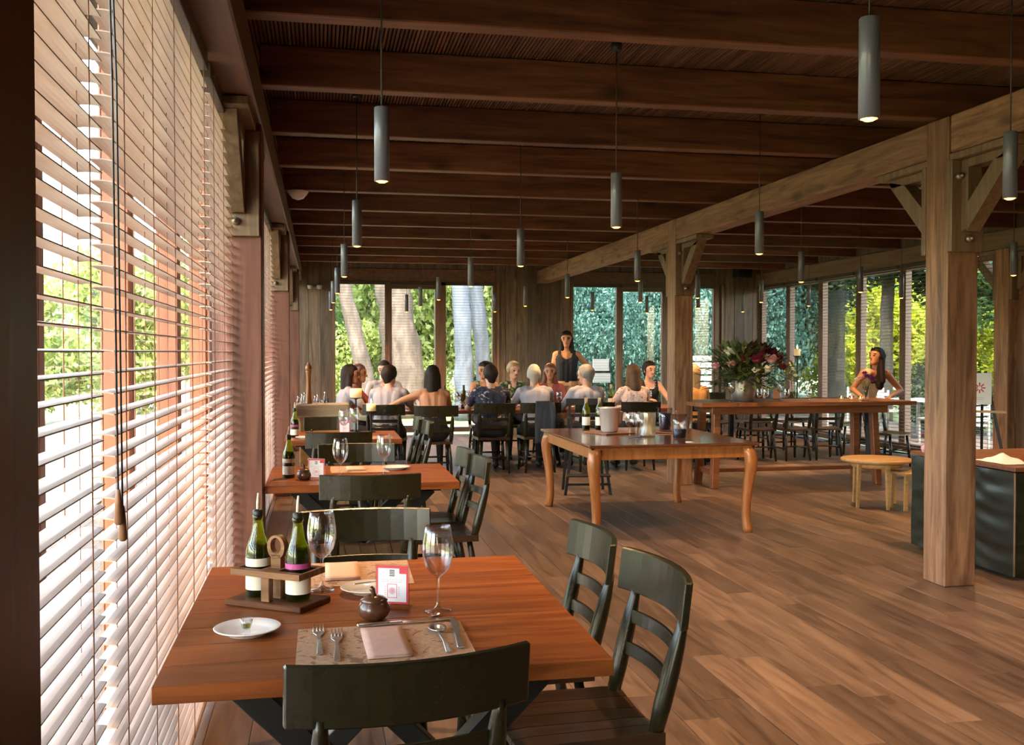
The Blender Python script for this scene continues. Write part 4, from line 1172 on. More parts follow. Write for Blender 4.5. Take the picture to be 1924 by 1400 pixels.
hc = thing('high_chair', 'tall black wooden high chair with foot rests behind the polished table', 'chair', (2.78,10.22,0), R(-8))
for sx in (-1,1):
    MB().bar((sx*.15,-.12,.62),(sx*.24,-.20,0),.028,.028,(0,1,0)).build('leg', M['iron'], hc)
    MB().bar((sx*.15,.14,.98),(sx*.22,.24,0),.028,.028,(0,1,0)).build('leg', M['iron'], hc)
    MB().bar((sx*.17,-.13,.80),(sx*.17,.14,.82),.03,.02).build('armrest', M['iron'], hc)
    MB().bar((sx*.165,-.125,.60),(sx*.17,-.13,.80),.024,.024,(0,1,0)).build('arm_post', M['iron'], hc)
MB().box(-.17,.17,-.14,.15,.58,.605).build('seat', M['iron'], hc, bevel=.004)
MB().box(-.20,.20,.125,.155,.93,1.0).build('crest_rail', M['iron'], hc, bevel=.004)
for z in (.70,.80): MB().box(-.15,.15,.13,.15,z,z+.035).build('back_slat', M['iron'], hc)
MB().box(-.225,.225,-.30,-.16,.20,.222).build('foot_rest', M['iron'], hc, bevel=.003); MB().box(-.235,.235,-.235,-.19,.105,.125).build('foot_rest', M['iron'], hc)

# ================================================================== wall fixtures
se = thing('security_light', 'twin white spotlights on the left of the end wall', 'light', (-.09,YF-.002,2.64))
MB().box(-.05,.05,-.03,0,-.02,.02).build('junction_box', M['steelw'], se, bevel=.004)
for s in (-1,1):
    MB().tube([(s*.05,-.03,0),(s*.075,-.06,0)], .010, 8).build('arm', M['steelw'], se)
    MB().lathe([(.0,.0),(.038,.0),(.052,.05),(.052,.07),(.0,.065)], 16).build('lamp_head', M['steelw'], se).location = (s*.08,-.075,-.03)
dm = thing('ceiling_dome', 'small white dome fixture on the joist beside the left header', 'fixture', (-.20,9.44,2.998))
MB().lathe([(.0,-.085),(.05,-.07),(.085,-.03),(.10,-.006),(.10,.0),(.0,.0)], 24).build('dome', M['china'], dm)
lsx = thing('wall_speaker', 'black loudspeaker high in the far right corner', 'speaker', (7.88,YF-.08,3.02), R(20))
MB().box(-.17,.17,-.11,.06,-.10,.10).build('cabinet', M['speaker'], lsx, bevel=.006); MB().box(-.155,.155,-.115,-.11,-.085,.085).build('grille', M['iron'], lsx)
MB().tube([(0,.05,.05),(0,.09,.12)], .012, 8).build('bracket', M['iron'], lsx)
# ================================================================== LONG DINING TABLE
lt = thing('long_table', 'long dark dining table where the party sits', 'table', (3.05,13.10,0))
for k in range(5):
    MB().box(-2.55,2.55,-.47+k*.188+.001,-.47+(k+1)*.188-.001,.705,.75).build('top_board', M['high'], lt, bevel=.003)
for x in (-2.1, 0, 2.1):
    MB().bar((x-.02,-.33,.70),(x-.02,.33,0),.07,.06,(1,0,0)).build('leg', M['steel'], lt); MB().bar((x+.05,.33,.70),(x+.05,-.33,0),.07,.06,(1,0,0)).build('leg', M['steel'], lt)
PP = [(.80,12.16,-14),(1.33,11.78,0),(2.10,12.22,0),(2.68,12.22,0),(3.36,12.22,4),(3.98,12.22,0),(4.80,12.22,-6)]
who = ['the dark haired man in white','the long haired woman with a bare back','the man in the patterned shirt','the white haired man','the grey haired man in white','the woman with a brown bob','the blond woman']
for (x,y,a), w in zip(PP, who): chair(x, y, a, 'black chair under %s' % w, G2)
chair(.24,12.80,-84,'black chair under the woman in a white tee at the left end',G2)
chair(.32,13.36,-95,'black chair under the auburn haired person at the left end',G2)
FARP = [(.88,14.12,'the man facing us by the left window'),(2.32,14.12,'the dark haired woman at the far side'),(2.74,14.12,'the blond woman in green'),(3.28,14.12,'the red haired person at the far side'),(4.78,14.10,'the woman with the pale necklace')]
for x, y, w in FARP: chair(x, y, 180, 'black chair under %s' % w, G2)
jk = thing('hanging_jacket', 'dark grey jacket hung over the chair of the white haired man', 'jacket', (2.70,11.915,0))
vs = []; fs = []; n = 10
for i in range(n+1):
    for j in range(13):
        u = (i/n-.5)*(.20+.03*j/12); z = .90-.52*j/12
        vs.append((u, -.035-.012*math.sin(i*1.9+j*.5)*(j/12), z))
for i in range(n):
    for j in range(12):
        a = i*13+j; fs.append((a,a+1,a+14,a+13))
jm = MB().add(vs, fs, True).build('jacket_back', M['greyjacket'], jk); s_ = jm.modifiers.new('thick','SOLIDIFY'); s_.thickness = .02
MB().tube([(.10,-.04,.88),(.12,-.05,.70),(.11,-.06,.50)],[.035,.032,.026],8).build('sleeve', M['greyjacket'], jk)

LG = 'wine glasses on the long table'
def nth(i): return ['first','second','third','fourth','fifth','sixth','seventh','eighth','ninth','tenth','eleventh','twelfth','thirteenth','fourteenth','fifteenth','sixteenth','seventeenth','eighteenth','nineteenth','twentieth','twenty-first','twenty-second'][i-1]
gi = 0
for (x,y) in sorted([(.85,12.80),(1.02,12.92),(1.18,12.80),(1.42,12.86),(1.58,13.02),(1.72,12.80),(1.78,12.95),(1.90,12.82),(2.02,13.0),(2.36,12.84),(2.46,13.02),(2.95,12.86),(3.05,13.0),(3.12,12.82),(3.70,12.86),(3.78,13.0),(4.35,12.86),(4.45,13.05),(1.30,13.2),(1.95,13.25),(2.85,13.25),(4.15,13.25)]):
    gi += 1
    GLS.put((x,y,.7505),0,'%s wine glass of the party on the long dining table, counted from the left' % nth(gi),LG)
for i, (x,y,kd) in enumerate([(1.62,13.12,'dbottle'),(2.52,13.2,'bottle'),(3.86,12.9,'bottle'),(1.88,13.12,'dbottle')]):
    wine_bottle(x,y,.7505,'%s wine bottle from the left on the long table' % ordinal(i),kd,'wine bottles on the long table')
for i, (x,y) in enumerate(sorted([(.85,13.0),(1.66,12.92),(2.15,12.80),(2.70,12.82),(3.35,12.84),(4.0,12.8),(2.32,13.35),(2.75,13.35),(3.30,13.35)])):
    PL.put((x,y,.7505),0,'%s dinner plate from the left on the long dining table' % nth(i+1),'dinner plates on the long table',1.2)
def posy(x, y, z, label):
    t = thing('flower_jar', label, 'flowers', (x,y,z), 0, 'flower jars on the long table')
    MB().lathe([(.0,.0),(.04,.0),(.043,.05),(.038,.09),(.036,.09),(.040,.05),(.0,.004)], 14).build('jar_glass', M['wglass'], t)
    f = MB()
    for k in range(70):
        a = rng.uniform(0,2*PI); l = rng.uniform(.08,.20); c = Vector((0,0,.07)); d = Vector((math.cos(a)*.7,math.sin(a)*.7,1)).normalized(); s = d.cross(Vector((0,0,1))).normalized()
        f.add([c+d*.02, c+d*l*.6+s*.014, c+d*l, c+d*l*.6-s*.014], [(0,1,2,3)])
    f.build('leaves', M['fern'], t)
    for k in range(6):
        a = k*1.05; bloom(t, (.07*math.cos(a),.07*math.sin(a),.17+.02*(k%2)), .038, 'bloomR' if k%2 else 'bloomV')
posy(1.20,13.05,.7505,'dark red flowers in a jar near the bare backed woman')
posy(1.85,13.05,.7505,'dark red flowers in a jar beside the man in the patterned shirt')
posy(2.98,13.15,.7505,'dark red flowers in a jar between the two white haired men')
wb2 = thing('water_bottle', 'clear water bottle left of the woman with a brown bob', 'bottle', (3.62,12.76,.7505))
MB().lathe([(.0,.0),(.036,.0),(.038,.02),(.038,.16),(.016,.22),(.015,.27),(.0,.27)], 18).build('bottle_glass', M['wglass'], wb2)
MB().lathe([(.017,.265),(.017,.285),(.0,.286)], 12).build('bottle_cap', M['metal'], wb2)

# ================================================================== darker tables at the back right
bt = thing('dining_table', 'dark table behind the high table by the right windows', 'table', (6.55,13.55,0))
MB().box(-.95,.95,-.45,.45,.71,.75).build('table_top', M['high'], bt, bevel=.004)
for sx in (-1,1):
    for sy in (-1,1): MB().bar((sx*.82,sy*.34,.71),(sx*.84,sy*.36,0),.06,.06,(0,1,0)).build('leg', M['steel'], bt)
G3 = 'dark chairs at the back right table'
for i, (x,y,a) in enumerate([(5.95,12.85,0),(6.45,12.85,4),(6.95,12.85,-5),(5.95,14.3,180),(6.55,14.3,176),(7.15,14.3,184),(7.72,13.5,90),(7.35,11.85,-160),(5.30,13.55,-90)]):
    chair(x,y,a,['black chair before the back right table, left','black chair before the back right table, middle','black chair before the back right table, right','black chair beyond the back right table, left','black chair beyond the back right table, middle','black chair beyond the back right table, right','black chair at the right end of the back right table','black chair just right of the woman in cream','black chair at the left end of the back right table'][i],G3)
cdl = thing('candle_stand', 'tall black candle stand with a lit cream candle and leaves by the right windows', 'candle', (6.86,13.45,.75))
MB().lathe([(.0,.0),(.07,.0),(.07,.008),(.014,.015),(.011,.05),(.011,.66),(.02,.68),(.06,.69),(.06,.70),(.0,.70)], 16).build('stand', M['iron'], cdl)
cc = MB().lathe([(.0,.70),(.045,.70),(.045,.80),(.0,.795)], 16).build('candle', M['candle'], cdl)
MB().lathe([(.0,.795),(.008,.81),(.010,.825),(.005,.845),(.0,.865)], 10).build('flame', M['flame'], cc)
f = MB()
for k in range(130):
    a = rng.uniform(0,2*PI); l = rng.uniform(.06,.16); c = Vector((-.10+rng.normal()*.05,rng.normal()*.05,.42+rng.uniform(-.1,.14))); d = Vector((math.cos(a),math.sin(a),rng.uniform(-.3,1))).normalized(); s = d.cross(Vector((0,0,1))).normalized()
    f.add([c, c+d*l*.6+s*.018, c+d*l, c+d*l*.6-s*.018], [(0,1,2,3)])
tag(f.build('leaves', M['fern'], cdl), kind='stuff')
MB().tube([(-.02,0,.02),(-.08,0,.2),(-.10,0,.40)],.006,6).build('stem', M['fern'], cdl)
bloom(cdl, (-.12,-.08,.50), .05, 'bloomW'); bloom(cdl, (-.07,-.09,.40), .05, 'bloomW'); bloom(cdl, (-.20,-.05,.53), .045, 'bloomP')
for i, (x,y) in enumerate([(6.2,13.3),(6.35,13.4),(6.6,13.25),(7.0,13.35)]):
    GLS.put((x,y,.7505),0,'%s wine glass from the left on the back right table' % ordinal(i),'wine glasses on the back right table')

# ================================================================== PEOPLE
PENDING = []
def cap_mesh(mb, a, b, r0, r1, n=12):
    a = Vector(a); b = Vector(b); d = b-a
    if d.length < 1e-5: d = Vector((0,0,1e-4)); b = a+d
    u = d.normalized(); pts = []; rad = []
    for k in range(4):
        t = -PI/2+PI/2*k/4; pts.append(a+u*r0*math.sin(t)); rad.append(max(r0*math.cos(t),.002))
    pts.append(a); rad.append(r0); pts.append(b); rad.append(r1)
    for k in range(1,5):
        t = PI/2*k/4; pts.append(b+u*r1*math.sin(t)); rad.append(max(r1*math.cos(t),.002))
    mb.tube(pts, rad, n)
def V(*a): return Vector(a)
def person(label, loc, rz=0, pose='sit', lean=.06, head=(0,0), skin='skin1', top='wshirt', bottom='trouser', sleeve='long', hair=('short','hdark'), man=True, elbows=None, wrists=None, skirt=None, h=1.0, open_back=False, necklace=False, bend=0, feet=None):
    t = thing('person', label, 'person', loc, rz)
    t.scale = (h,h,h)
    C = []          # capsules: p0, p1, r0, r1, material
    P = []          # painted spots: p0, p1, r, material
    sw = .185 if man else .155
    k = 1.0 if man else .88
    hz = .55 if pose == 'sit' else .94
    hip = V(0,0,hz); waist = V(0,.02+bend*.35,hz+.17-bend*.05); chest = V(0,lean*.7+bend*.8,hz+.36-bend*.12); neck = V(0,lean+bend*1.15,hz+.515-bend*.18)
    for s in (-1,1):
        C.append((hip+V(-.085*k,0,0), hip+V(.085*k,0,0), .125*k+.005, .125*k+.005, bottom)) if s < 0 else None
        C.append((hip+V(s*.075*k,0,.05), waist+V(s*.065*k,0,0), .115*k, .100*k, top))
        C.append((waist+V(s*.065*k,0,0), chest+V(s*.085*k,.0,.02), .100*k, .112*k, top if not open_back else skin))
        C.append((chest+V(s*.085*k,.0,.02), neck+V(s*sw*.62,-.005,-.055), .108*k, .068*k, top if not open_back else skin))
        C.append((neck+V(0,0,-.035), neck+V(s*sw,-.005,-.065), .052*k, .058*k, top if sleeve != 'none' else skin))
        if not man: C.append((chest+V(s*.062,.050,.0), chest+V(s*.062,.056,-.02), .052, .052, top))
    C.append((hip, waist, .118*k, .105*k, top)); C.append((waist, chest+V(0,.0,.04), .106*k, .112*k, top if not open_back else skin)); C.append((chest+V(0,0,.04), neck+V(0,-.015,-.06), .106*k, .066*k, top if not open_back else skin))
    f0 = Matrix.Rotation(R(head[0]),3,'Z') @ Matrix.Rotation(R(-head[1]),3,'X')
    F, Rr, U = f0 @ V(0,1,0), f0 @ V(1,0,0), f0 @ V(0,0,1)
    hc = neck+V(0,.025+lean*.15,.134)
    C.append((neck+V(0,-.01,-.03), hc+V(0,0,-.05)-F*.015, .054*k+.004, .050*k+.002, skin))
    C.append((hc-F*.028+U*.038, hc+F*.020+U*.038, .085, .084, skin))
    C.append((hc+F*.030+U*.005, hc+F*.046-U*.070, .064, .040, skin))
    C.append((hc-F*.01-U*.02, hc+F*.03-U*.055, .058, .046, skin))
    C.append((hc+F*.093+U*.008, hc+F*.108-U*.026, .008, .013, skin))
    for s in (-1,1):
        C.append((hc+Rr*s*.080+U*.012, hc+Rr*s*.083-U*.018, .013, .010, skin))
        P.append((hc+F*.088+U*.012+Rr*s*.030, hc+F*.088+U*.012+Rr*s*.034, .011, 'eye'))
        P.append((hc+F*.092+U*.034+Rr*s*.020, hc+F*.085+U*.036+Rr*s*.045, .009, hair[1]))
    P.append((hc+F*.088-U*.050-Rr*.015, hc+F*.088-U*.050+Rr*.015, .012, 'lip'))
    if not open_back and sleeve == 'none':
        P.append((neck+V(0,.05,-.02), neck+V(0,.08,-.05), .080, skin))
        P.append((neck+V(0,-.08,-.02), neck+V(0,-.09,-.05), .07, skin))
    else: P.append((neck+V(0,.06,-.02), neck+V(0,.085,-.05), .045, skin))
    if necklace:
        for a in range(9):
            q = PI*a/8; p = neck+V(.07*math.cos(q), .085+.05*math.sin(q), -.02-.10*math.sin(q)); C.append((p,p,.012,.012,'white'))
    fing = MB()
    for i, s in enumerate((-1,1)):
        sh = neck+V(s*sw,-.005,-.068)
        el = V(*elbows[i]) if elbows and elbows[i] else (V(s*(sw+.075), .20+lean, hz+.24) if pose == 'sit' else V(s*(sw+.07),-.02+bend,hz+.18))
        wr = V(*wrists[i]) if wrists and wrists[i] else (V(s*.16,.42+lean*.6,.80) if pose == 'sit' else V(s*(sw+.075),.08+bend,hz-.06))
        a = .9*k+.08 if man else .96
        smt = {'long':(top,top),'short':(top,skin),'none':(skin,skin)}[sleeve]
        puff = .008 if sleeve != 'none' else 0
        if sleeve == 'short':
            md = sh.lerp(el,.62); C.append((sh, md, .053*a+puff, .050*a+puff, top)); C.append((md, el, .043*a, .037*a, skin))
        else: C.append((sh, el, .052*a+puff, .040*a+puff, smt[0]))
        C.append((el, wr, .038*a+puff*.8, .027*a+puff*.5, smt[1]))
        d = (wr-el).normalized(); d = (d+V(0,0,-d.z*.8)).normalized() if pose == 'sit' else d
        side = d.cross(V(0,0,1)); side = side.normalized() if side.length > .2 else V(0,1,0)
        nrm = side.cross(d)
        pe = wr+d*.075
        for q in (-.018,0,.018): C.append((wr+side*q*.5+d*.01, pe+side*q, .019, .015, skin))
        for j, (q, ln) in enumerate(((-.027,.058),(-.009,.072),(.009,.078),(.027,.070))):
            b0 = pe+side*q; fing.tube([b0-d*.012, b0+d*ln*.5+side*q*.1-nrm*.004, b0+d*ln-nrm*.020], [.0088,.0085,.0065], 6)
        ts = side*s*-1
        fing.tube([wr+d*.02+ts*.018, wr+d*.05+ts*.040-nrm*.006, wr+d*.078+ts*.046-nrm*.016], [.011,.010,.007], 6)
        # legs
        hj = hip+V(s*.088,0,-.01)
        if pose == 'sit':
            kn = V(s*.115,.42,.50); an = V(s*.12,.40,.085)
        else:
            kn = V(s*.085,.03,.50); an = V(s*.085,-.01,.085)
        lm = bottom if not skirt else skin
        C.append((hj, kn, .088*k, .058*k, bottom if not skirt else skirt)); C.append((kn, kn.lerp(an,.35), .056*k, .054*k, lm)); C.append((kn.lerp(an,.35), an, .054*k, .038*k, lm))
        C.append((an+V(0,-.03,-.035), an+V(s*.015,.155,-.055), .042, .030, 'shoe'))
    if skirt and pose != 'sit':
        C.append((hip+V(-.06,0,0), V(-.09,.01,.56), .12, .13, skirt)); C.append((hip+V(.06,0,0), V(.09,.01,.56), .12, .13, skirt))
    H = []
    st = hair[0]
    fr = .006 if man else .010       # fringe and crown over the front of the head
    H.append((hc+F*.034+U*.086-Rr*.028, hc+F*.034+U*.086+Rr*.028, .040+fr, .040+fr))
    H.append((hc+F*.0+U*.078, hc-F*.03+U*.073, .078, .080))
    for s in (-1,1): H.append((hc+Rr*s*.062+F*.030+U*.060, hc+Rr*s*.076+F*.005+U*.0, .024, .018))
    H.append((hc-F*.040+U*.040, hc+F*.022+U*.062, .092, .074)); H.append((hc-F*.050+U*.01, hc-F*.050-U*.045, .078, .054))
    for s in (-1,1): H.append((hc+Rr*s*.050-F*.005+U*.045, hc+Rr*s*.058-F*.022-U*.005, .040, .030))
    if st in ('long','bob'):
        ln = .34 if st == 'long' else .15
        dn = V(0,0,-1)
        H.append((hc-F*.055, hc-F*.075+dn*ln, .080, .055 if st == 'long' else .078))
        for s in (-1,1): H.append((hc+Rr*s*.062-F*.012+U*.03, hc+Rr*s*.080-F*.030+dn*ln*.85, .036, .040))
        for s in (-1,1): H.append((hc+F*.045+U*.098+Rr*s*.01, hc+F*.02+Rr*s*.075+U*.01, .022, .024))
    if st == 'bun': H.append((hc-F*.085+U*.095, hc-F*.09+U*.10, .042, .040))
    PENDING.append((t, C, P, H, hair[1], fing))
    return t
person('dark haired man in a white shirt at the left of the table, back to us', (.80,12.16,0), R(-14), lean=.13, head=(-25,-4), top='wshirt', sleeve='short')
person('woman with long dark hair and bare tanned back, arm stretched out to the left', (1.33,11.78,0), 0, lean=.10, head=(-12,-4), skin='skin2', top='bshirt', sleeve='none', hair=('long','hdark'), man=False, open_back=True, elbows=((-.36,.12,.93),None), wrists=((-.60,.30,.80),None))
person('man in a dark patterned shirt with cropped grey brown hair, back to us', (2.10,12.22,0), 0, lean=.05, head=(12,0), top='pshirt', sleeve='short', hair=('short','hdark'))
person('white haired man in a white shirt, back to us with a jacket on his chair', (2.68,12.22,0), 0, lean=.12, head=(-8,-3), top='wshirt', hair=('short','hwhite'))
person('grey haired man in a pale shirt turned to the waitress, behind the ice bucket', (3.36,12.22,0), R(4), lean=.08, head=(42,3), top='wshirt', hair=('short','hgrey'))
person('woman with a brown bob and floral blouse, back to us left of the far post', (3.98,12.22,0), 0, lean=.06, head=(8,0), top='fshirt', sleeve='short', hair=('bob','hbrown'), man=False)
person('blond long haired woman in amber just right of the far post', (4.80,12.22,0), R(-6), lean=.10, head=(20,-8), top='otop', sleeve='short', hair=('long','hblond'), man=False)
person('woman in a white tee with long dark hair at the left end, in profile', (.24,12.80,0), R(-84), lean=.10, head=(-10,-2), top='wshirt', sleeve='short', skin='skin3', hair=('long','hdark'), man=False)
person('auburn haired person in dusty red at the left end, leaning in', (.32,13.36,0), R(-95), lean=.14, head=(-14,-4), top='rtop', skin='skin2', hair=('long','hred'), man=False)
person('man in a pale shirt facing us before the first far window', (.88,14.12,0), R(180), lean=.06, head=(-18,0), top='wshirt', hair=('short','hdark'), h=1.03)
person('dark haired woman with a bun at the far side, in profile', (2.32,14.12,0), R(180), lean=.05, head=(-62,0), top='gshirt', sleeve='none', skin='skin2', hair=('bun','hdark'), man=False, h=1.02)
person('blond woman in a green patterned top at the far side, facing us', (2.74,14.12,0), R(180), lean=.05, head=(14,0), top='gshirt', sleeve='short', hair=('short','hblond'), man=False, h=1.02)
person('red haired person at the far side between the two white haired men', (3.28,14.12,0), R(176), lean=.08, head=(-12,-4), top='rtop', skin='skin2', hair=('bob','hred'), man=False)
person('dark haired woman in black with a pale necklace, half hidden by the far post', (4.78,14.10,0), R(184), lean=.05, head=(12,-2), top='bshirt', sleeve='none', hair=('short','hdark'), man=False, necklace=True, h=1.02)
person('waitress in a black tank top and beige skirt standing beyond the long table', (3.72,14.80,0), R(168), 'stand', lean=.02, head=(-8,-4), skin='skin2', top='bshirt', bottom='beige', skirt='beige', sleeve='none', hair=('long','hdark'), man=False, h=1.055, elbows=((-.34,-.10,1.20),(.21,.0,1.13)), wrists=((-.24,.10,1.05),(.20,.10,.90)))
person('woman in a cream blouse and dark jeans leaning on the high table', (6.72,11.42,0), R(172), 'stand', lean=.05, head=(-62,-16), skin='skin2', top='cream', bottom='jeans', sleeve='none', hair=('long','hdark'), man=False, h=.93, bend=.30, elbows=((-.42,.24,1.10),(.26,.28,1.12)), wrists=((-.16,.50,1.03),(.22,.52,1.03)))

def grow_people():
    tmp = []
    for (t, C, P, H, hm, fing) in PENDING:
        pair = []
        for kind, caps in (('b', C), ('h', H)):
            mb = MB()
            for c in caps: cap_mesh(mb, c[0], c[1], c[2], c[3])
            me = mb.mesh('tmp', [])
            o = bpy.data.objects.new('tmp', me); COL.objects.link(o)
            r = o.modifiers.new('r','REMESH'); r.mode = 'VOXEL'; r.voxel_size = .0095 if kind == 'b' else .0105
            s = o.modifiers.new('s','SMOOTH'); s.iterations = 2 if kind == 'b' else 3; s.factor = .5
            pair.append(o)
        tmp.append(pair)
    dg = bpy.context.evaluated_depsgraph_get(); dg.update()
    for (t, C, P, H, hm, fing), (ob, oh) in zip(PENDING, tmp):
        ev = ob.evaluated_get(dg); me = bpy.data.meshes.new_from_object(ev)
        nv = len(me.vertices); co = np.empty(nv*3, np.float32); me.vertices.foreach_get('co', co); co = co.reshape(-1,3)
        nf = len(me.polygons); ls = np.empty(nf, np.int32); lt_ = np.empty(nf, np.int32)
        me.polygons.foreach_get('loop_start', ls); me.polygons.foreach_get('loop_total', lt_)
        lv = np.empty(len(me.loops), np.int32); me.loops.foreach_get('vertex_index', lv)
        fc = np.empty(nf*3, np.float32); me.polygons.foreach_get('center', fc); fc = fc.reshape(-1,3)
        def sd(a, b, r0, r1):
            a = np.array(a); b = np.array(b); d = b-a; L2 = max(float(d@d), 1e-9)
            u = np.clip(((fc-a)@d)/L2, 0, 1); return np.linalg.norm(fc-(a+u[:,None]*d), axis=1)-(r0+(r1-r0)*u)
        D = np.stack([sd(c[0],c[1],c[2],c[3]) for c in C])
        keys = []
        def key(kk):
            if kk not in keys: keys.append(kk)
            return keys.index(kk)
        cm = np.array([key(c[4]) for c in C]); idx = cm[np.argmin(D, axis=0)]
        for (a, b, r, mk) in P:
            hit = sd(a, b, 0, 0) < r; idx[hit] = key(mk)
        skin_i = next(key(c[4]) for c in C if c[4].startswith('skin'))
        faces = [tuple(lv[s:s+n]) for s, n in zip(ls.tolist(), lt_.tolist())]
        m2 = MB(); m2.v = [tuple(p) for p in co.tolist()]; m2.f = [tuple(int(q) for q in f) for f in faces]; m2.smooth = [True]*nf; m2.mi = idx.tolist()
        m2.add(fing.v, fing.f, True, skin_i)
        m2.build('body', [M[q] for q in keys], t)
        eh = oh.evaluated_get(dg); mh = bpy.data.meshes.new_from_object(eh); mh.materials.clear(); mh.materials.append(M[hm])
        mh.polygons.foreach_set('use_smooth', [True]*len(mh.polygons))
        ho = bpy.data.objects.new('hair', mh); COL.objects.link(ho); ho.parent = t
        bpy.data.meshes.remove(me)
    for ob, oh in tmp:
        for o in (ob, oh):
            d = o.data; bpy.data.objects.remove(o); bpy.data.meshes.remove(d)
grow_people()

# ================================================================== GARDEN
def leaf_mesh(name, n, rx, ry, rz, size, mat, clumps=14, low=0):
    cl = rng.normal(size=(clumps,3)); cl /= np.linalg.norm(cl,axis=1)[:,None]; cl *= rng.uniform(.35,.8,(clumps,1))
    which = rng.integers(0,clumps,n)
    d = rng.normal(size=(n,3)); d /= np.linalg.norm(d,axis=1)[:,None]
    p = cl[which]+d*rng.uniform(.15,.42,(n,1))
    p *= np.array([rx,ry,rz])
    if low: p[:,2] = np.abs(p[:,2])
    a = rng.normal(size=(n,3)); a /= np.linalg.norm(a,axis=1)[:,None]
    b = np.cross(a, rng.normal(size=(n,3))); b /= np.linalg.norm(b,axis=1)[:,None]
    s = size*rng.uniform(.6,1.4,(n,1))
    v = np.stack([p-a*s, p+b*s*.5, p+a*s, p-b*s*.5], axis=1).reshape(-1,3)
    me = bpy.data.meshes.new(name)
    me.vertices.add(4*n); me.vertices.foreach_set('co', v.astype(np.float32).ravel())
    me.loops.add(4*n); me.loops.foreach_set('vertex_index', np.arange(4*n, dtype=np.int32))
    me.polygons.add(n); me.polygons.foreach_set('loop_start', np.arange(0,4*n,4,dtype=np.int32))
    me.update(calc_edges=True); me.materials.append(mat)
    return me
LM = {
 'Y': leaf_mesh('foliage', 9000, 1,1,1, .045, M['leafY']), 'G': leaf_mesh('foliage', 9000, 1,1,1, .045, M['leafG']),
 'T': leaf_mesh('foliage', 20000, 1,1,1, .027, M['leafT'], 26), 'D': leaf_mesh('foliage', 12000, 1,1,1, .040, M['leafD'], 20),
 'L': leaf_mesh('foliage', 9000, 1,1,1, .045, M['leafL']),
 'Y2': leaf_mesh('foliage', 9000, 1,1,1, .045, M['leafY'], 9),
}
def foliage(parent, kind, loc, sc, rz=0):
    o = bpy.data.objects.new('foliage', LM[kind]); COL.objects.link(o); o.parent = parent; o.location = loc; o.scale = sc; o.rotation_euler = (0,0,rz)
    return tag(o, kind='stuff')
def shrub(x, y, kind, r, h, label, group):
    t = thing('shrub', label, 'shrub', (x,y,-.14), 0, group)
    foliage(t, kind, (0,0,h*.5), (r,r,h*.55), rng.uniform(0,6))
    MB().tube([(0,0,0),(.05,0,h*.3),(0,.03,h*.6)],[.05,.04,.015],7).build('stem', M['bark3'], t)
def tree(x, y, pts, rad, bark, crowns, label, group='garden trees'):
    t = thing('tree', label, 'tree', (x,y,-.14), 0, group)
    q = MB(); dense = []; rr = []
    for i in range(len(pts)-1):
        for j in range(6):
            f = j/6; dense.append(tuple(Vector(pts[i]).lerp(Vector(pts[i+1]), f))); rr.append(rad[i]+(rad[i+1]-rad[i])*f)
    dense.append(pts[-1]); rr.append(rad[-1])
    q.tube(dense, [r_*rng.uniform(.95,1.05) for r_ in rr], 16)
    w_ = rng.uniform(0,6,3)
    q.v = [(a_+.05*rr[0]*math.sin(7*c_+5*b_+w_[0])+.04*rr[0]*math.sin(23*a_+w_[1]), b_+.05*rr[0]*math.sin(9*c_+6*a_+w_[2]), c_) for a_, b_, c_ in q.v]
    q.build('trunk', M[bark], t)
    top = Vector(pts[-1])
    for (kind, dx, dy, dz, r, rh) in crowns:
        MB().tube([tuple(top*.8), (top.x*.9+dx*.5, top.y*.9+dy*.5, (top.z+dz)*.5+.4), (dx,dy,dz)], [.10,.06,.02], 7).build('branch', M[bark], t)
        foliage(t, kind, (dx,dy,dz), (r,r,rh), rng.uniform(0,6))
# trees seen through the first three far windows
tree(1.12,24, [(0,0,0),(-.10,0,1.2),(-.35,0,2.3),(-.75,0,4.0),(-1.0,0,6)], [.26,.22,.18,.16,.12], 'bark1', [('Y',-1.5,1,6.5,2.0,1.4),('G',.8,1.5,6.8,1.8,1.3)], 'slim pale leaning tree behind the first far window')
tree(2.15,25, [(0,0,0),(-.06,0,1.0),(-.22,0,2.2),(-.42,0,3.6),(-.6,0,6.5)], [.62,.52,.46,.42,.30], 'bark1', [('Y',-2,1,7.5,2.2,1.5),('Y2',1.5,1,7.2,2.2,1.5)], 'broad pale trunk behind the second far window')
tree(3.42,23.6, [(0,0,0),(-.03,0,1.5),(-.10,0,3.0),(-.2,0,6)], [.26,.23,.20,.16], 'bark2', [('T',.5,1,6.5,2.0,1.5)], 'blue grey trunk behind the third far window, left one')
tree(4.05,24.2, [(0,0,0),(-.10,0,1.5),(-.26,0,3.0),(-.5,0,6)], [.24,.20,.18,.14], 'bark2', [('Y',.4,1,6.8,1.8,1.4)], 'blue grey leaning trunk behind the third far window, right one')
for i, (x, y, k, r, h, w) in enumerate([(-1.6,27,'Y',2.2,4.6,'far left'),(-.1,27.5,'G',1.7,4.2,'left of the slim tree'),(.6,26.2,'Y',1.2,2.6,'low, behind the slim tree'),(1.4,29.5,'Y2',2.2,5.2,'tall, behind the slim tree'),(2.9,28.5,'Y',1.8,4.6,'behind the broad trunk'),(3.6,30,'Y2',2.3,5.4,'tall, behind the blue grey trunks'),(4.9,27.5,'Y',1.5,4.8,'right of the blue grey trunks'),(2.75,26.6,'Y2',.9,1.4,'low, right of the broad trunk'),(.2,31.5,'G',2.4,6.0,'tallest, far behind'),(5.9,30,'G',2.4,5.6,'far right'),(-3.4,30,'Y2',2.6,6,'beyond the corner')]):
    shrub(x, y, k, r, h, 'sunlit yellow green shrub beyond the left far windows, %s' % w, 'sunlit shrubs beyond the far windows')
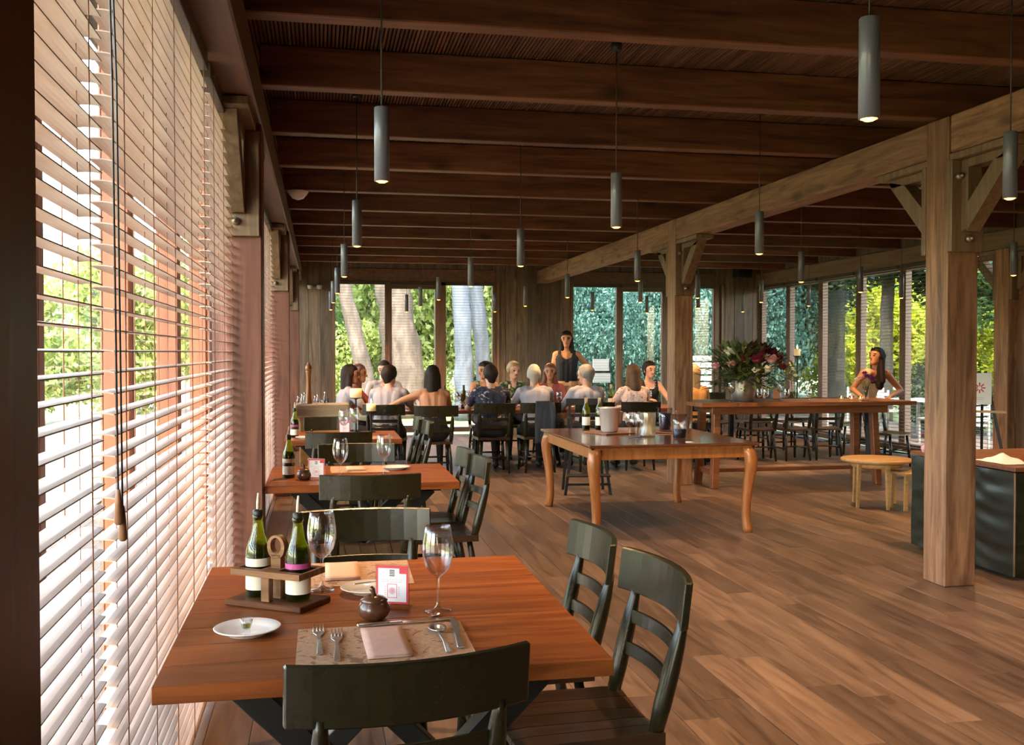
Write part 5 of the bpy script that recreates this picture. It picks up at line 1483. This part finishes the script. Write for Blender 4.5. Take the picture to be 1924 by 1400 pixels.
# dense blue green hedge behind the fourth to sixth far windows
for i, (x, y, r, h) in enumerate([(5.0,22.2,1.15,3.2),(6.4,22.0,1.2,3.6),(7.8,22.2,1.25,3.8),(9.2,22.4,1.3,3.8),(5.8,23.2,1.5,4.8),(7.4,23.4,1.6,5.2),(9.0,23.6,1.7,5.2),(10.6,23,1.6,5.0)]):
    shrub(x, y, 'T', r, h, 'dense blue green shrub behind the right far windows, %s from the left' % ordinal(i), 'blue green shrubs behind the right far windows')
# dark trees and bright gaps beyond the right windows
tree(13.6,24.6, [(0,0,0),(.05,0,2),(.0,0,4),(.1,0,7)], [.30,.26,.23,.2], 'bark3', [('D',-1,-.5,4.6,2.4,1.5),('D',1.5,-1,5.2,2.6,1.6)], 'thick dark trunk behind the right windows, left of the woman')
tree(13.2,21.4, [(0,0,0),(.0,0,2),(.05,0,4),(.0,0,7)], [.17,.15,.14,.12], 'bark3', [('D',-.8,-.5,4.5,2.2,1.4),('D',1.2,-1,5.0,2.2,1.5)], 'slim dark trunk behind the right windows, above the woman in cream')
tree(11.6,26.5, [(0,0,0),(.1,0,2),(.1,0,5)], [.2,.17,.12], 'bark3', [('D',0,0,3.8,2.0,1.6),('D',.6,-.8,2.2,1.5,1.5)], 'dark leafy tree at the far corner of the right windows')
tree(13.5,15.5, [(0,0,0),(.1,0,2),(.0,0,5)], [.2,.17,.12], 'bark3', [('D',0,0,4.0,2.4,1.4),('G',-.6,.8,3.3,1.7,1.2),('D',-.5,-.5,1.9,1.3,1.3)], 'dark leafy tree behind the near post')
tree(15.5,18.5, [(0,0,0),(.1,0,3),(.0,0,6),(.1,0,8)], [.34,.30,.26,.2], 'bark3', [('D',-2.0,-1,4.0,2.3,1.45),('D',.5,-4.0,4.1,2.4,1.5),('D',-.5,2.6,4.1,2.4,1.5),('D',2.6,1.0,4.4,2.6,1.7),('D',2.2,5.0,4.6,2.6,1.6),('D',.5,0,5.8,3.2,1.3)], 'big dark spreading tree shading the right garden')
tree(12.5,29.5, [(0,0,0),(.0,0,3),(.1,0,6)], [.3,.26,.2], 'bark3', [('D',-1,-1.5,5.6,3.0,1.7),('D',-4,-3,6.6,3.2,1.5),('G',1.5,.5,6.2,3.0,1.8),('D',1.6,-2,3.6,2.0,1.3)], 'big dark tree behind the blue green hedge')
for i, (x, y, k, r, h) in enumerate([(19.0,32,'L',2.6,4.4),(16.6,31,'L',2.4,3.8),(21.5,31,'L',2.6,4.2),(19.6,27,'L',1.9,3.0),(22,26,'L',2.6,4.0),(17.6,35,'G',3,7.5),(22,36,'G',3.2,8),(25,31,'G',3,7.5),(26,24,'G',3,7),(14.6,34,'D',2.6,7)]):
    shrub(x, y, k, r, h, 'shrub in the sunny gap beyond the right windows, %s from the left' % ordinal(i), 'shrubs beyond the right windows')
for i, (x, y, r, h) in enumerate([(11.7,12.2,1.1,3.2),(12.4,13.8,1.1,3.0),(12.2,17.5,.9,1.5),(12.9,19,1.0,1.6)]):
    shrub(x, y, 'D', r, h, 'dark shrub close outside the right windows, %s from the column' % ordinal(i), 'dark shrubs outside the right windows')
# pale garden outside the blinds
for i, (x, y, k, r, h) in enumerate([(-9.5,6.5,'Y',1.5,2.2),(-8.5,10,'Y2',1.6,2.6),(-11,13,'Y',2.0,3.4),(-8.2,16.5,'G',1.5,2.6),(-10.5,20,'Y',2.2,3.8),(-6.5,23,'Y2',1.8,3.4),(-14,9,'Y',2.4,3.6),(-5.2,27,'Y',2.0,4.4),(-16,17,'G',2.8,5.0)]):
    shrub(x, y, k, r, h, 'pale sunlit shrub seen between the slats of the left blinds, %s from the camera' % ordinal(i), 'shrubs outside the blinds')
# white garden furniture
def garden_chair(x, y, rz, label):
    t = thing('garden_chair', label, 'chair', (x,y,-.10), rz, 'white garden chairs outside')
    MB().box(-.22,.22,-.22,.22,.42,.45).build('seat', M['steelw'], t)
    for k in range(4): MB().box(-.21,.21,-.24,-.22,.50+.09*k,.56+.09*k).build('back_slat', M['steelw'], t)
    for sx in (-1,1):
        MB().bar((sx*.2,-.23,0),(sx*.2,-.23,.88),.035,.03,(0,1,0)).build('leg', M['steelw'], t); MB().bar((sx*.2,.2,0),(sx*.2,.2,.43),.035,.03,(0,1,0)).build('leg', M['steelw'], t)
for i, (x,y,a) in enumerate([(10.3,17.2,30),(11.1,18.0,200),(10.6,15.6,100),(11.3,16.3,250),(10.2,14.2,10),(10.9,19.4,40)]): garden_chair(x,y,R(a),'white slatted garden chair outside the right windows, %s' % ['left of the candle','behind the candle','near the middle','beside the thick trunk','nearest the woman in cream','farthest'][i])
gt = thing('garden_table', 'white garden table outside the right windows', 'table', (10.75,16.6,-.10))
MB().box(-.5,.5,-.5,.5,.70,.73).build('table_top', M['steelw'], gt)
for sx in (-1,1):
    for sy in (-1,1): MB().bar((sx*.42,sy*.42,0),(sx*.42,sy*.42,.70),.05,.05,(0,1,0)).build('leg', M['steelw'], gt)
ws = thing('outdoor_notice', 'two bright white panels on a dark frame outside the fourth far window', 'sign', (5.62,19.5,-.14))
MB().box(-.17,.17,-.012,.012,1.26,1.50).build('upper_panel', M['signw'], ws); MB().box(-.17,.20,-.012,.012,1.02,1.215).build('lower_panel', M['signw'], ws)
for s in (-1,1): MB().box(s*.17-.012,s*.17+.012,.012,.035,0,1.50).build('frame_post', M['iron'], ws)
MB().box(-.17,.20,-.01,.014,1.217,1.257).build('frame_bar', M['iron'], ws)
gs = thing('garden_structure', 'bright white slatted garden screen outside the sixth far window', 'screen', (8.6,21.1,-.14))
for k in range(9): MB().box(-.75,.75,-.02,.02,.25+.15*k,.36+.15*k).build('screen_slat', M['steelw'], gs)
for s in (-1,1): MB().box(s*.72-.03,s*.72+.03,.02,.06,0,1.6).build('screen_post', M['steelw'], gs)
